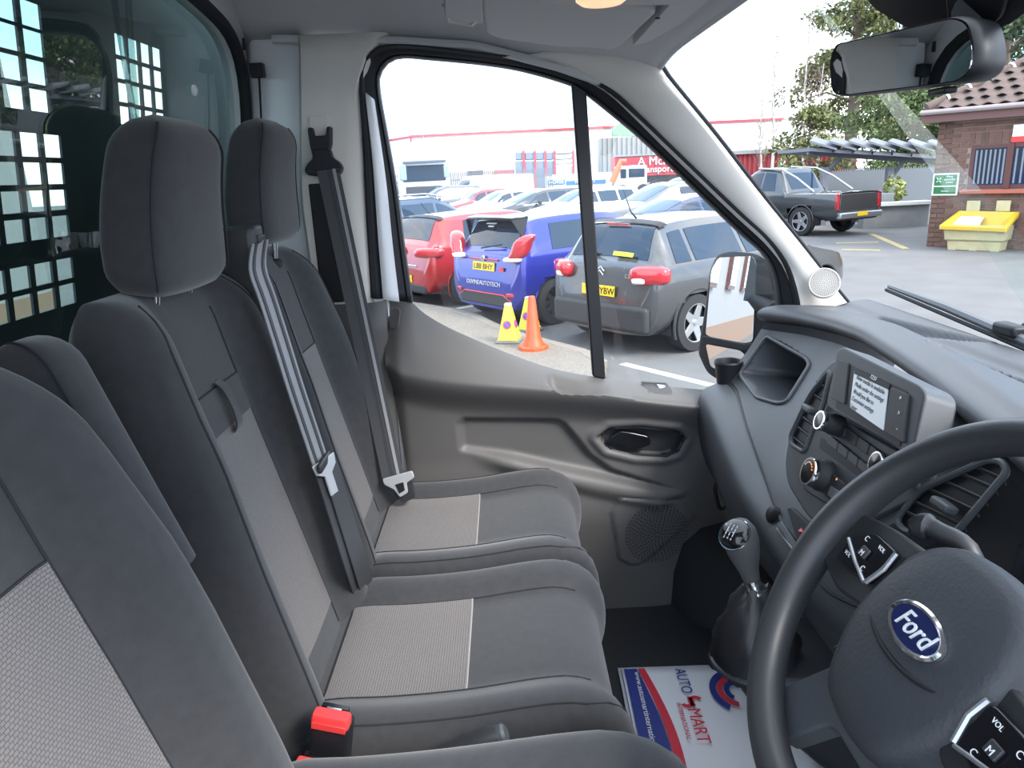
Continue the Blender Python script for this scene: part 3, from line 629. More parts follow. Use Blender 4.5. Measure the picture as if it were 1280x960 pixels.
# sunken tray on the top pad and the demister channel along the glass
tray = [at_z(u, v, 1.69)[:2] for u, v in [(1146, 432), (1215, 430), (1300, 450), (1330, 500), (1285, 484), (1262, 478)]]
chan = [at_z(u, v, 1.66)[:2] for u, v in [(1078, 402), (1100, 396), (1180, 418), (1260, 436), (1200, 428), (1130, 412)]]
A = np.array(top3); d = sdpoly(A[:, :, 0], A[:, :, 1], tray); A[:, :, 2] -= .065*(1-sst(d, -.026, .0)); d = sdpoly(A[:, :, 0], A[:, :, 1], chan); A[:, :, 2] -= .018*(1-sst(d, -.012, .004))
keep = A
obj('top_pad', M().grid([list(r) for r in keep]), dash_m, dash, ang=55)
tr = rpoly([np.array([p[0], p[1], 1.667]) for p in tray], .02, 3)
face3 = np.array(to3(F_, 60)); cub = [at_y(u, v, .62) for u, v in [(924, 468), (957, 421), (1006, 447), (1011, 456), (980, 503), (972, 505), (943, 500)]]
# open cubby in the passenger side: pushed into the face
FN = nrm((-.8, 0, .45)); Yg, Zg = face3[:, :, 1], face3[:, :, 2]
def on_face(u, v):   # intersect the pixel ray with the moulded face
    best = None; D = ray(u, v)
    R_ = face3-CAM; t = R_@D/(D@D); e = np.linalg.norm(R_-t[..., None]*D, axis=2); i = np.unravel_index(np.argmin(e), e.shape); return face3[i]
LOWA = np.array([[np.array([p[0], y, p[1]]) for p in resample(spline(list(r), 6), 50)] for r, y in zip(Lw, ys)]); ALLD = np.concatenate([face3.copy(), LOWA], axis=1)
def on_dash(u, v):
    D = ray(u, v); R_ = ALLD-CAM; t = R_@D/(D@D); e = np.linalg.norm(R_-t[..., None]*D, axis=2)+(t*.02); i = np.unravel_index(np.argmin(e), e.shape); return CAM+D*t[i]
cubp = [on_face(u, v) for u, v in [(925, 468), (958, 420), (1008, 447), (1012, 457), (984, 503), (972, 505), (945, 497)]]
cubyz = [(p[1], p[2]) for p in cubp]
d = sdpoly(Yg, Zg, rpoly(cubyz, .015, 3)); kf = 1-sst(d, -.010, .0)
face3[:, :, 0] += .13*kf; face3[:, :, 2] -= .02*kf
obj('upper_fascia', M().grid([list(r) for r in face3]), dash_m, dash, ang=50)
obj('cubby_trim', M().tube(rpoly([p+FN*.001 for p in cubp], .015, 4), .0045, 8, True), dash_l, dash)
low3 = to3(Lw, 50); obj('lower_fascia', M().grid(low3), dash_l, dash, ang=50)
fl = [np.array([r[0][0], y, r[0][1]]) for r, y in zip(Lw, ys)]
obj('fold_line', M().tube([p+np.array([-.001, 0, .001]) for p in fl[:130:3]], .0035, 6), black, dash)
obj('end_cap', M().add([np.array([p[0], ys[0], p[1]]) for p in list(U_[0])+list(F_[0])+list(Lw[0])], [tuple(range(len(U_[0])+len(F_[0])+len(Lw[0])))]), dash_m, dash)
# cup holder at the passenger end
cc = np.array([.575, .80, 1.515]); ch = on_dash(913, 463)+np.array([-.006, 0, .010])
obj('cup_holder', M().lathe(ch, (0, 0, 1), [(.026, -.045), (.032, .0), (.035, .012), (.033, .016), (.030, .012), (.024, -.045)], 24, caps=False), black, dash)
# ---------------- centre stack plane
S0 = np.array([.5, 0, 1.65]); SN = nrm((-.94, 0, .34)); SA = np.array([0, -1.0, 0]); SB = np.cross(SN, SA); SB = SB if SB[2] > 0 else -SB
def st(u, v, h=0.0): return at_p(u, v, S0+SN*h, SN)
def stp(pix, h0, h1, r=.004, n=3):
    """plate on the stack: pixel corners at its front height h1, running back to h0"""
    p = rpoly([st(u, v, h1) for u, v in pix], r, n); return M().prism(p, -SN*(h1-h0))
stack = obj('centre_stack', stp([(1046, 446), (1150, 486), (1172, 560), (1160, 640), (1092, 668), (1040, 668), (1010, 648), (984, 606), (980, 580), (985, 548), (1010, 492), (1028, 462)], -.13, .0, .025, 5), dash_l, dash, bevel=.004)
obj('stack_panel', stp([(1030, 512), (1140, 572), (1150, 620), (1085, 652), (1048, 640), (1006, 614), (994, 590), (1005, 560)], -.02, .006, .012, 4), dash_m, stack, bevel=.003)
rad = obj('radio_unit', stp([(1046, 437), (1054, 433), (1150, 481), (1157, 492), (1140, 572), (1032, 509)], -.012, .032, .012, 4), dash_m, dash, bevel=.005, seg=3)
H = .032
obj('screen_bezel', stp([(1057, 454), (1134, 489), (1125, 558), (1044, 510)], H-.004, H+.001, .004), black, rad)
lcd = mat('lcd_screen', (.32, .36, .40), .25, emit=((.50, .58, .66), .30))
obj('display', stp([(1068, 463), (1110, 483), (1104, 538), (1062, 509)], H-.001, H+.0022, .001, 1), lcd, rad, bevel=0)
obj('display_header', stp([(1069, 460), (1112, 480), (1110, 487), (1067.5, 467)], H-.001, H+.0028, .001, 1), black, rad)
exs = nrm(st(1110, 483, H)-st(1068, 463, H)); eys = nrm(SB)
ink = mat('lcd_ink', (.05, .07, .09), .6); pale = mat('button_print', (.75, .77, .8), .5)
for k, (ln, wd) in enumerate((('New media is available', .078), ('Media under the settings', .080), ('Would you like to', .058), ('Customise settings', .062), ('Later', .02))):
    a = st(1071-2.0*k, 471+8.6*k, H+.0028); text('display_text', ln, .0085, a+exs*wd*.5-eys*.004, SA, eys, ink, rad, .0002, width=wd)
text('display_text', '12:51', .008, st(1091, 474.5, H+.0034), SA, eys, pale, rad, .0002)
for pix in ([(1048, 449), (1060, 454), (1055, 505), (1038, 497)], [(1113, 484), (1135, 493), (1128, 553), (1105, 539)]):
    obj('side_button_column', stp(pix, H, H+.0035, .003), dark, rad, bevel=.001)
for k in range(3):
    text('button_print', ('+', '>', '-')[k], .009, st(1124-2*k, 500+19*k, H+.0045), SA, eys, pale, rad, .0002)
def knob(pix, h, r, L, name, parent, ring=True, face=gloss):
    c = st(*pix, h); k = obj(name, M().lathe(c-SN*L, SN, [(r*1.12, 0), (r*1.12, L*.45), (r, L*.55), (r, L*.95), (r*.9, L)], 28), dark, parent)
    if ring: obj('chrome_ring', M().lathe(c-SN*.002, SN, [(r*1.02, -.004), (r*1.04, 0), (r*.98, .003), (r*.84, .003)], 28, caps=False), chrome, k)
    obj('knob_face', M().lathe(c-SN*.001, SN, [(r*.86, 0), (r*.84, .002), (.0005, .0028)], 28), face, k); return k
knob((1024, 525), .040, .0145, .034, 'volume_knob', rad); knob((1094, 578), .040, .0145, .034, 'tuning_knob', rad)
for row, (a, b, n, hh) in enumerate((((1044, 525), (1102, 566), 4, 13), ((1036, 543), (1086, 583), 4, 11))):
    for i in range(n):
        u0, v0 = a[0]+(b[0]-a[0])*i/n, a[1]+(b[1]-a[1])*i/n; u1, v1 = a[0]+(b[0]-a[0])*(i+.93)/n, a[1]+(b[1]-a[1])*(i+.93)/n; s = -.26
        obj('radio_button', stp([(u0, v0), (u1, v1), (u1+s*hh, v1+hh), (u0+s*hh, v0+hh)], .0, .012, .0015, 2), dark if row == 0 else dash_m, rad, bevel=.0012)
obj('slot_recess', stp([(1026, 546), (1034, 552), (1084, 592), (1078, 600), (1024, 560)], .004, .0072, .004), black, stack)
ck = knob((1010, 589), .036, .0215, .034, 'climate_knob', stack)
org = mat('amber_print', (.9, .35, .10), .5, emit=((1.0, .35, .08), .5))
cf = st(1010, 589, .037)
for i in range(7):
    a = math.radians(30+20*i); obj('dial_mark', M().box(cf+SA*.0135*math.cos(a)+SB*.0135*math.sin(a)+SN*.002, (.003, .0022, .0005), np.stack([SA, SB, SN], 1)), org if i < 4 else pale, ck)
obj('climate_buttons', stp([(1028, 582), (1057, 605), (1050, 626), (1040, 628), (1020, 608)], .004, .013, .004), dark, stack, bevel=.0015)
for pix in ((1035, 589), (1046, 599)): obj('indicator_lamp', M().lathe(st(*pix, .0135), SN, [(.0018, 0), (.0018, .0008)], 8), org, stack)
obj('climate_key', stp([(1038, 607), (1050, 615), (1044, 627), (1034, 618)], .012, .0145, .002), satin, stack, bevel=.001)
# louvred vents: frame, back, slats, tab
def vent(pix, slats, tab, name):
    v = obj(name, M().tube(rpoly([st(u, w, .006) for u, w in pix], .016, 4), .004, 8, True), dash_l, dash)
    obj('vent_back', stp(pix, -.002, .0015, .016, 4), black, v)
    for (a, b, c, d) in slats:
        p, q = st(a, b, .001), st(c, d, .001); ax = nrm(q-p); up2 = np.cross(SN, ax); tl = nrm(SN*.75+up2*.65)
        obj('slat', M().prism([p+tl*.0055-np.cross(ax, tl)*.0011, q+tl*.0055-np.cross(ax, tl)*.0011, q-tl*.0055-np.cross(ax, tl)*.0011, p-tl*.0055-np.cross(ax, tl)*.0011], np.cross(ax, tl)*.0022), dash_m, v, bevel=.0006)
    c = st(*tab, .016); obj('vent_tab', M().box(c, (.030, .010, .018), np.stack([SA, SB, SN], 1)), dash_l, v, bevel=.003)
vent([(1039, 460), (1029, 508), (1012, 548), (1006, 566), (990, 556), (988, 545), (1012, 494)], [(1022, 478, 1034, 487), (1014, 492, 1031, 504), (1006, 506, 1026, 520), (1000, 520, 1020, 535), (995, 533, 1014, 548), (991, 547, 1008, 561)], (1012, 512), 'centre_vent')
obj('vent_blank', stp([(990, 552), (1008, 572), (1006, 584), (990, 570)], .0, .005, .004), dash_m, stack, bevel=.001)
vent([(1120, 650), (1150, 612), (1236, 574), (1254, 578), (1259, 590), (1200, 660), (1188, 670), (1130, 664)], [(1130, 640, 1196, 672), (1142, 628, 1206, 660), (1160, 612, 1222, 642), (1178, 602, 1233, 628), (1198, 592, 1246, 614), (1217, 584, 1256, 602)], (1180, 632), 'driver_vent')
# lower console switches
lowp = lambda pix, h: [on_dash(u, v)+SN*h for u, v in pix]
obj('blank_switch', M().prism(rpoly(lowp([(990, 638), (994, 636), (1021, 660), (1004, 680)], .010), .004, 3), -SN*.03), black, dash, bevel=.002)
obj('hazard_mark', M().prism(lowp([(1006, 666), (1010, 662), (1012, 668)], .0125), -SN*.002), red_p, dash)
kn = on_dash(968, 644)
obj('ignition_knob', M().lathe(kn-SN*.01, SN, [(.017, 0), (.016, .018), (.011, .022)], 18), black, dash)
obj('switch_trim', M().prism(rpoly(lowp([(974, 655), (980, 652), (1003, 685), (998, 694)], .006), .003, 2), -SN*.02), dash_m, dash, bevel=.001)
obj('trim_gap', M().tube(lowp([(976, 662), (990, 680), (999, 692)], .008), .0016, 6), satin, dash)
# instrument binnacle behind the wheel
rb_ = []
for t in np.linspace(0, 1, 12):
    a = math.pi*t; rb_.append([np.array([x, -.474-.19*math.cos(a), 1.55+dz+.145*math.sin(a)**.7]) for x, dz in ((.66, 0), (.535, .004), (.515, .0), (.513, -.012), (.54, -.020), (.62, -.03))])
bn_ = obj('instrument_binnacle', M().grid(rb_), dash_m, dash, solid=.006)
obj('instrument_face', M().lathe((.585, -.474, 1.60), (-1, 0, .25), [(.17, 0), (.168, .004), (.001, .004)], 40), black, bn_)
# storage bowl in the passenger footwell and door side pocket
obj('lower_cubby', M().tube(rpoly([at_y(u, v, .74) for u, v in [(892, 606), (912, 592), (925, 618), (900, 640)]], .02, 4), .005, 8, True), black, dash)
# ================================================================ steering wheel
WC0 = WC = np.array([.317, -.474, 1.644]); wn = np.array([-.796, 0, .605]); w1 = np.array([0, 1.0, 0]); w2 = np.array([.605, 0, .796])
sw_ = empty('steering_wheel', tuple(WC-wn*.10), 'black steering wheel with oval blue badge and thumb switches', 'steering wheel')
def wl(u, v, h): return at_p(u, v, WC+wn*h, wn)
R = []
for k in range(96):
    a = 2*math.pi*k/96; rad_ = w1*math.cos(a)+w2*math.sin(a); c = WC+rad_*.178
    th = .0165*(1+.16*max(0, math.cos(2*(a))**3)); R.append([c+rad_*th*.95*math.cos(q)+wn*th*1.08*math.sin(q) for q in np.linspace(0, 2*math.pi, 20, endpoint=False)])
rim = obj('rim', M().loft(R, closed=True), mat('wheel_rim', (.030, .031, .035), .42, bump=(450, .3, .0005)), sw_, ang=80)
hubm = mat('airbag_cover', (.034, .038, .045), .55, bump=(260, .6, .0009))
def hubo(f):
    pts = [(-.078, .020), (-.062, .050), (-.030, .068), (.030, .068), (.062, .050), (.078, .020), (.082, -.02), (.072, -.060), (.048, -.098), (.018, -.108), (-.018, -.108), (-.048, -.098), (-.072, -.060), (-.082, -.02)]
    return [np.array(p)*f for p in spline(pts, 4, True)]
lv = [(-.055, .93), (-.02, 1.0), (-.006, .985), (.003, .93), (.008, .80), (.010, .5), (.0105, .02)]
hub = obj('airbag_cover', M().loft([[WC+w1*p[0]+w2*p[1]+wn*h for p in hubo(f)] for h, f in lv]), hubm, sw_, ang=50)
obj('cover_crease', M().tube(spline([WC+w1*a+w2*b+wn*h for a, b, h in ((.076, -.012, .001), (.04, -.030, .0085), (0, -.036, .0105), (-.04, -.030, .0085), (-.076, -.012, .001))], 6), .0022, 8), black, hub)
em = WC-w2*.006+wn*.0105
def oval(a, b, h, n=40): return [em+w1*a*math.cos(2*math.pi*k/n)+w2*b*math.sin(2*math.pi*k/n)+wn*h for k in range(n)]
bd = obj('badge', M().loft([oval(.0345, .0185, 0), oval(.0345, .0185, .003), oval(.032, .0165, .0046), oval(.029, .0142, .0032)], caps=False), chrome, hub)
obj('badge_field', M().loft([oval(.0300, .0150, .001), oval(.0298, .0148, .0034)]), mat('badge_blue', (.006, .012, .075), .25, coat=.5), bd)
text('badge_script', 'Ford', .0235, em+wn*.0040-w2*.0072, -w1, w2, mat('badge_silver', (.72, .74, .78), .3), bd, .0006, shear=.35, width=.044)
text('airbag_mark', 'AIRBAG', .010, WC+w1*.040-w2*.070+wn*.0065, -w1, w2, hubm, hub, .0008)
spm = mat('wheel_spoke', (.020, .021, .024), .45)
for s in (1, -1):
    WC = WC0-w2*(.0 if s == 1 else .028)
    q = [(.060, .044), (.110, .040), (.168, .030), (.170, -.030), (.12, -.040), (.070, -.030)]
    sp = obj('spoke', M().loft([[WC+w1*s*a*f1+w2*b*f+wn*h for a, b in rpoly(q, .01, 3)] for h, f, f1 in ((-.020, .85, 1), (-.008, 1, 1), (-.002, .94, .995))]), spm, sw_, bevel=.003)
    q = [(.080, .026), (.118, .026), (.140, .006), (.136, -.020), (.084, -.012)]
    pod = obj('switch_pod', M().loft([[WC+w1*s*a+w2*b+wn*h for a, b in rpoly(q, .007, 3)] for h in (-.006, .006)]), gloss, sp, bevel=.002)
    obj('pod_trim', M().tube([WC+w1*s*a+w2*b+wn*.0066 for a, b in ((.140, .004), (.112, -.006), (.085, -.013))], .0018, 6), satin, pod)
    obj('pod_trim', M().tube([WC+w1*s*a+w2*b+wn*.0066 for a, b in ((.079, .025), (.077, .008), (.083, -.012))], .0024, 6), satin, pod)
    obj('centre_key', M().box(WC+w1*s*.108+w2*.006+wn*.0085, (.012, .010, .003), np.stack([w1, w2, wn], 1)), dark, pod, bevel=.001)
    for (a, b, tx_) in ((.120, .016, 'C'), (.096, .019, 'VOL'), (.126, -.006, 'VOL'), (.098, -.006, 'C'), (.108, .004, 'M')):
        text('switch_print', tx_, .0075 if len(tx_) == 1 else .0055, WC+w1*s*a+w2*(b-.002)+wn*(.0105 if tx_ == 'M' else .0068), -w1, w2, pale, pod, .0002)
WC = WC0
q = [(.030, -.080), (.066, -.075), (.108, -.155), (.060, -.176), (.030, -.120), (-.030, -.120), (-.060, -.176), (-.108, -.155), (-.066, -.075), (-.030, -.080)]
obj('lower_spoke', M().loft([[WC+w1*a+w2*b+wn*h for a, b in rpoly(q, .012, 3)] for h in (-.040, -.018)]), dash_l, sw_, bevel=.004)
obj('column_shroud', M().loft([[WC-wn*h+w1*.075*f*math.cos(a)+w2*.065*f*math.sin(a) for a in np.linspace(0, 2*math.pi, 24, endpoint=False)] for h, f in ((.05, .9), (.07, 1.0), (.14, 1.1), (.26, 1.15))]), dash_m, sw_)
sb = at_y(1155, 658, -.36); se = at_y(1216, 698, -.40)
obj('indicator_stalk', M().tube(spline([sb+np.array([-.004, .006, -.010]), sb, sb*.7+se*.3+np.array([0, 0, .004]), se, WC-wn*.08+w1*.05], 5), [.007]*3+[.012]*5+[.009]*13, 10), dark, sw_)
# ================================================================ gear lever and console
con = empty('gear_console', (.47, .12, .86), 'dark centre console with leather gear gaiter under the dashboard', 'console')
rg = [[np.array([x, y, z]) for x, y in rpoly([(x0, .03), (.70, .0), (.70, .24), (x0, .175)], .05, 4)] for z, x0 in ((.85, .60), (1.00, .50), (1.12, .38), (1.190, .338), (1.208, .345))]
obj('console_body', M().loft(rg), dark, con, bevel=.01)
gk = at_y(925, 672, .10); gb = at_y(944, 742, .10)
ax = nrm(gk-gb)
gt = []
for h, w, tw2 in ((-.135, .066, 0), (-.09, .062, .1), (-.055, .052, -.08), (-.02, .036, .12), (.0, .026, 0), (.012, .019, 0)):
    gt.append([gb+np.array([.004*(-h/.1), 0, 0])+np.array([0, 0, 1])*h+np.array([w*(1.1)*math.cos(q)*(1+.13*math.sin(5*q+tw2*20)), w*math.sin(q)*(1+.13*math.sin(4*q+tw2*30)), .006*math.sin(6*q+h*60)]) for q in np.linspace(0, 2*math.pi, 32, endpoint=False)])
obj('gear_gaiter', M().loft(gt), mat('gaiter_leather', (.022, .022, .025), .4, bump=(300, .4, .001)), con)
fr = [gb+np.array([.008+.074*math.cos(a), .068*math.sin(a), -.125]) for a in np.linspace(0, 2*math.pi, 40, endpoint=False)]
obj('gaiter_frame', M().tube(fr, .005, 8, True), dash_m, con)
gl_ = empty('gear_lever', tuple(gb), 'gear lever with chrome collar and shift pattern on a grey and black knob', 'gear lever')
obj('shaft', M().lathe(gb-ax*.02, ax, [(.012, 0), (.012, .05)], 14), chrome, gl_)
obj('collar', M().lathe(gb, ax, [(.016, -.012), (.020, -.004), (.021, .008), (.017, .014), (.014, .018), (.014, .034)], 24, caps=False), chrome, gl_)
kp = [(.014, .030), (.016, .045), (.020, .060), (.0255, .080), (.0285, .100), (.0275, .118), (.021, .131), (.010, .137), (.001, .138)]
kb = obj('knob', M().lathe(gb, ax, kp, 32), mat('knob_grey', (.10, .10, .105), .45, bump=(500, .3, .0005)), gl_, ang=60)
kc = gb+ax*.104; kn_ = nrm(np.array([-.62, -.42, .66])); ka_ = nrm(np.cross([0, 0, 1.0], kn_)); kb_ = np.cross(kn_, ka_)
cap = []
for th in np.linspace(.02, .88, 9): cap.append([kc+(kn_*math.cos(th)+(ka_*math.cos(q)+kb_*math.sin(q))*math.sin(th))*.0335 for q in np.linspace(0, 2*math.pi, 32, endpoint=False)])
cp = obj('shift_plate', M().loft(cap, caps=True), gloss, kb, ang=70); ed = cap[-1]
obj('chrome_rim', M().tube(ed, .0014, 6, True), chrome, kb)
for sx in (-1, 0, 1): obj('shift_line', M().box(kc+kn_*.0334-ka_*.0065*sx, (.0012, .014, .0008), np.stack([ka_, kb_, kn_], 1)), pale, cp)
obj('shift_line', M().box(kc+kn_*.0334, (.014, .0012, .0008), np.stack([ka_, kb_, kn_], 1)), pale, cp)
for s, a, b in (('1', .0065, .0085), ('3', 0, .0085), ('5', -.0065, .0085), ('2', .0065, -.013), ('4', 0, -.013), ('6', -.0065, -.013), ('R', .013, .006)):
    text('shift_number', s, .006, kc+kn_*.0333-ka_*a+kb_*b, ka_, kb_, pale, cp, .0003)
# footwell: firewall, wheel-arch hump and the black kick panel
P = [[(x+.04*math.sin(3*y), y, z) for y in np.linspace(-.86, .86, 20)] for x, z in ((.62, .851), (.74, .87), (.84, .97), (.88, 1.12), (.90, 1.35))]
obj('wall_front', M().grid(P), mat_rub, kind='structure', solid=.01)
rg = [[np.array([.60+.20*f*math.cos(a), .86-.22*f*max(0, math.sin(a)), .85+h]) for a in np.linspace(0, math.pi, 16)] for h, f in ((0, 1.0), (.10, .97), (.18, .85), (.22, .6), (.23, .3))]
obj('floor_hump', M().loft(rg), mat_rub, kind='structure', ang=60)
q = [at_y(u, v, .83) for u, v in [(765, 800), (800, 740), (850, 690), (890, 660), (895, 700), (870, 760), (830, 800)]]
obj('trim_7', M().prism(rpoly(q, .01, 3), (0, .03, 0)), black, kind='structure', bevel=.004)
obj('trim_8', M().tube(A_ if False else [at_y(u, v, .822) for u, v in [(772, 810), (800, 757), (815, 738)]], .003, 6), satin, kind='structure')
# ================================================================ paper floor mat with printed logo
pz = .8535
pm_ = empty('paper_mat', (.40, .40, .851), 'white paper floor mat printed with a red and blue logo', 'mat')
cor = [at_z(u, v, pz) for u, v in [(772, 836), (800, 975), (965, 975), (955, 829)]]; o_ = cor[0]
pe1 = nrm(cor[1]-cor[0]); pe2 = nrm(cor[3]-cor[0]); PLn = np.linalg.norm(cor[1]-cor[0]); PW = np.linalg.norm(cor[3]-cor[0])
PLn = max(PLn, .42); PW = max(PW, .36)
pe2 = nrm(pe2-pe1*(pe1@pe2))
def pp(a, b, h=0): return o_+pe1*a+pe2*b+np.array([0, 0, h])
rows = [[pp(PLn*i/14, PW*j/12, .002+.004*math.sin(i*.5)*math.sin(j*.45+.4)) for j in range(13)] for i in range(15)]
paper = obj('sheet', M().grid(rows), mat('mat_paper', (.78, .79, .82), .7), pm_, solid=.0008)
blue_i = mat('ink_blue', (.012, .03, .22), .6); red_i = mat('ink_red', (.62, .02, .05), .6)
def band(f0, f1, h, n=30):
    return M().grid([[pp(.012+(PLn-.02)*k/n, f0(k/n), h), pp(.012+(PLn-.02)*k/n, f1(k/n), h)] for k in range(n+1)])
hb_ = .0078
obj('blue_band', band(lambda t: .014, lambda t: .044+.030*math.sin(t*2.4), hb_), blue_i, pm_, ang=None)
obj('red_band', band(lambda t: .046+.030*math.sin(t*2.4), lambda t: .062+.034*math.sin(t*2.4), hb_+.0004), red_i, pm_, ang=None)
obj('blue_rule', band(lambda t: .006, lambda t: .0075, hb_), blue_i, pm_, ang=None)
def mtext(s, a, b, size, m_, wd=None): text('lettering', s, size, pp(a, b, hb_+.0012), pe1, pe2, m_, pm_, .0002, width=wd)
wh = mat('ink_white', (.85, .86, .88), .6)
mtext('www.autosmartinternational.com', .17, .036, .018, wh, .29); 
mtext('AUTO', .062, .132, .036, blue_i, .085); mtext('MART', .205, .132, .040, red_i, .10); mtext('INTERNATIONAL', .19, .112, .014, red_i, .11)
for r0, r1, a0_, a1_, im in ((.050, .066, .6, 3.4, blue_i), (.034, .048, .2, 3.0, red_i), (.018, .031, .6, 3.6, blue_i)):
    obj('swirl', M().grid([[pp(.10+rr*math.cos(a)*1.1, .255-rr*math.sin(a)*.9+.0, hb_) for rr in (r0, r1)] for a in np.linspace(a0_, a1_, 26)]), im, pm_, ang=None)
for sg_, sg0 in ((1, 0), (-1, math.pi)): obj('swirl', M().grid([[pp(.131+rr*math.cos(a)*1.1, .146+sg_*.010-rr*math.sin(a), hb_+.0006) for rr in (.008, .017)] for a in np.linspace(0.3+sg0, 4.2+sg0, 26)]), red_i, pm_, ang=None)
# ================================================================ mirror, visors, lamp, wiper
rv = empty('rear_view_mirror', (.40, -.20, 2.15), 'black framed rear-view mirror hanging from the windscreen', 'mirror')
MP = np.array([.385, -.16, 2.08]); MNm = nrm((-.99, -.105, .03))
mc = [at_p(u, v, MP, MNm) for u, v in [(1043, 75), (1050, 55), (1207, 19), (1226, 26), (1234, 60), (1231, 88), (1212, 103), (1060, 121), (1045, 117)]]
mcen = np.mean(mc, axis=0)
def mtilt(p, o): return p-MNm*o
ring = rpoly(mc, .012, 4)
hs = obj('housing', M().loft([[mtilt(mcen+(p-mcen)*f, o) for p in ring] for f, o in ((.80, .034), (.95, .022), (1.0, .004), (1.0, -.004), (.965, -.008), (.935, -.006))]), black, rv, ang=60)
obj('mirror_glass', M().loft([[mtilt(mcen+(p-mcen)*f, o) for p in ring] for f, o in ((.935, -.0065), (.93, -.0075))]), mirror, rv, ang=None)
obj('mirror_stalk', M().tube([mtilt(mcen, .03), mcen+np.array([.05, -.02, .035]), at_p(1215, 14, WP+np.array([-.02, 0, 0]), WN)], [.012, .011, .016], 12), black, rv)
obj('adjust_tab', M().box(mtilt(at_p(1165, 114, MP, MNm), .01), (.012, .03, .006)), black, rv, bevel=.002)
fq = [at_p(u, v, WP+np.array([-.008, 0, 0]), WN) for u, v in [(1062, -25), (1095, 12), (1130, 33), (1200, 46), (1234, 40), (1262, 30), (1292, 8), (1310, -25)]]
obj('frit_band', M().prism(fq, WN*.004), mat('frit_black', (.02, .02, .022), .6, spec=.2), ws)
fq = [at_p(u, v, WP+np.array([-.012, 0, 0]), WN) for u, v in [(1186, -20), (1190, 20), (1205, 36), (1232, 34), (1256, 20), (1268, -20)]]
obj('sensor_shroud', M().prism(rpoly(fq, .01, 3), (-.004, 0, -.003)), black, ws, bevel=.006)
vs = empty('sun_visor', (.14, .45, 2.27), 'light grey folded sun visor on the passenger side of the roof lining', 'sun visor')
VN = nrm((.17, 0, 1)); V0 = np.array([.25, 0, 2.232])     # the folded board lies along the slope of the roof lining
vo = [at_p(u, v, V0, VN) for u, v in [(604, 20), (608, 42), (622, 48), (700, 59), (740, 60), (766, 63), (776, 58), (838, 2)]]
fy = (.30-vo[-2][1])/(vo[-1][1]-vo[-2][1]); vr = vo[-2]+(vo[-1]-vo[-2])*fy; vl = vo[0].copy(); vl[1] = .30
vq = [vl]+vo[:-1]+[vr]
obj('visor_board', M().prism(rpoly(vq, .012, 3), (0, 0, .016)), headl, vs, bevel=.006, seg=3)
obj('visor_rod', M().tube([at_p(602, -10, V0, VN)+np.array([0, 0, .01]), at_p(603, 24, V0, VN)+np.array([0, 0, .01]), at_p(590, 30, V0, VN), at_p(562, 26, V0, VN), at_p(556, 20, V0, VN)+np.array([0, 0, .02])], .005, 8), beige, vs)
obj('visor_clip', M().prism(rpoly([at_p(u, v, V0, VN) for u, v in [(556, -30), (556, 20), (572, 30), (604, 30), (602, -30)]], .012, 3), (0, 0, .03)), headl, vs, bevel=.005)
oc = empty('overhead_console', (.22, .25, 2.24), 'grey roof console with an amber lit lamp lens', 'lamp')
ON = nrm((.08, 0, 1)); O0 = np.array([.25, 0, 2.224])
oq = [at_p(u, v, O0, ON) for u, v in [(664, -40), (668, 2), (690, 8), (860, 8), (915, -12), (895, -60)]]
oq = [np.array([p[0], min(p[1], .29), p[2]]) for p in oq]
obj('console_shell', M().prism(rpoly(oq, .02, 4), (0, 0, .05)), headl, oc, bevel=.008, seg=3)
lc = at_p(752, -4, O0-np.array([0, 0, .001]), ON); amb = mat('amber_lens', (.85, .42, .25), .3, emit=((1.0, .52, .30), .9))
obj('lamp_lens', M().loft([[lc+np.array([.036*f*math.cos(a), .036*f*math.sin(a), -h]) for a in np.linspace(0, 2*math.pi, 28, endpoint=False)] for f, h in ((1, 0), (1, .004), (.8, .009), (.3, .011))]), amb, oc, ang=60)
fp = [at_z(u, v, 2.235) for u, v in [(790, 58), (812, 52), (905, 0), (985, -50), (900, -40), (838, 5)]]
obj('trim_9', M().prism(rpoly(fp, .012, 3), (0, 0, .02)), headl, kind='structure', bevel=.006)
obj('trim_10', M().lathe(at_z(822, 22, 2.233), (0, 0, -1), [(.004, 0), (.004, .002)], 10), black, kind='structure')
wp = empty('windscreen_wiper', (.95, .2, 1.66), 'black wiper blade resting at the foot of the windscreen', 'wiper')
wa = [wsp(y, t)+np.array([.035, 0, .03]) for y, t in ((.50, .98), (.05, .96))]
p0_, p1_ = at_x(1112, 358, .93), at_x(1290, 430, .90)
obj('blade', M().tube([p0_, p0_*.5+p1_*.5+np.array([0, 0, .004]), p1_], [.006, .010, .010], 8), mat('wiper_grey', (.10, .11, .12), .5), wp)
obj('blade_rubber', M().tube([p0_-np.array([.008, 0, .008]), p1_-np.array([.008, 0, .010])], .004, 6), rubber, wp)
obj('wiper_arm', M().tube([p0_*.1+p1_*.9+np.array([.02, 0, .016]), p1_+np.array([.03, -.12, .0]), p1_+np.array([.06, -.30, -.03])], [.010, .011, .014], 8), black, wp)
obj('arm_joint', M().box(at_x(1262, 412, .90), (.03, .06, .022)), black, wp, bevel=.006)
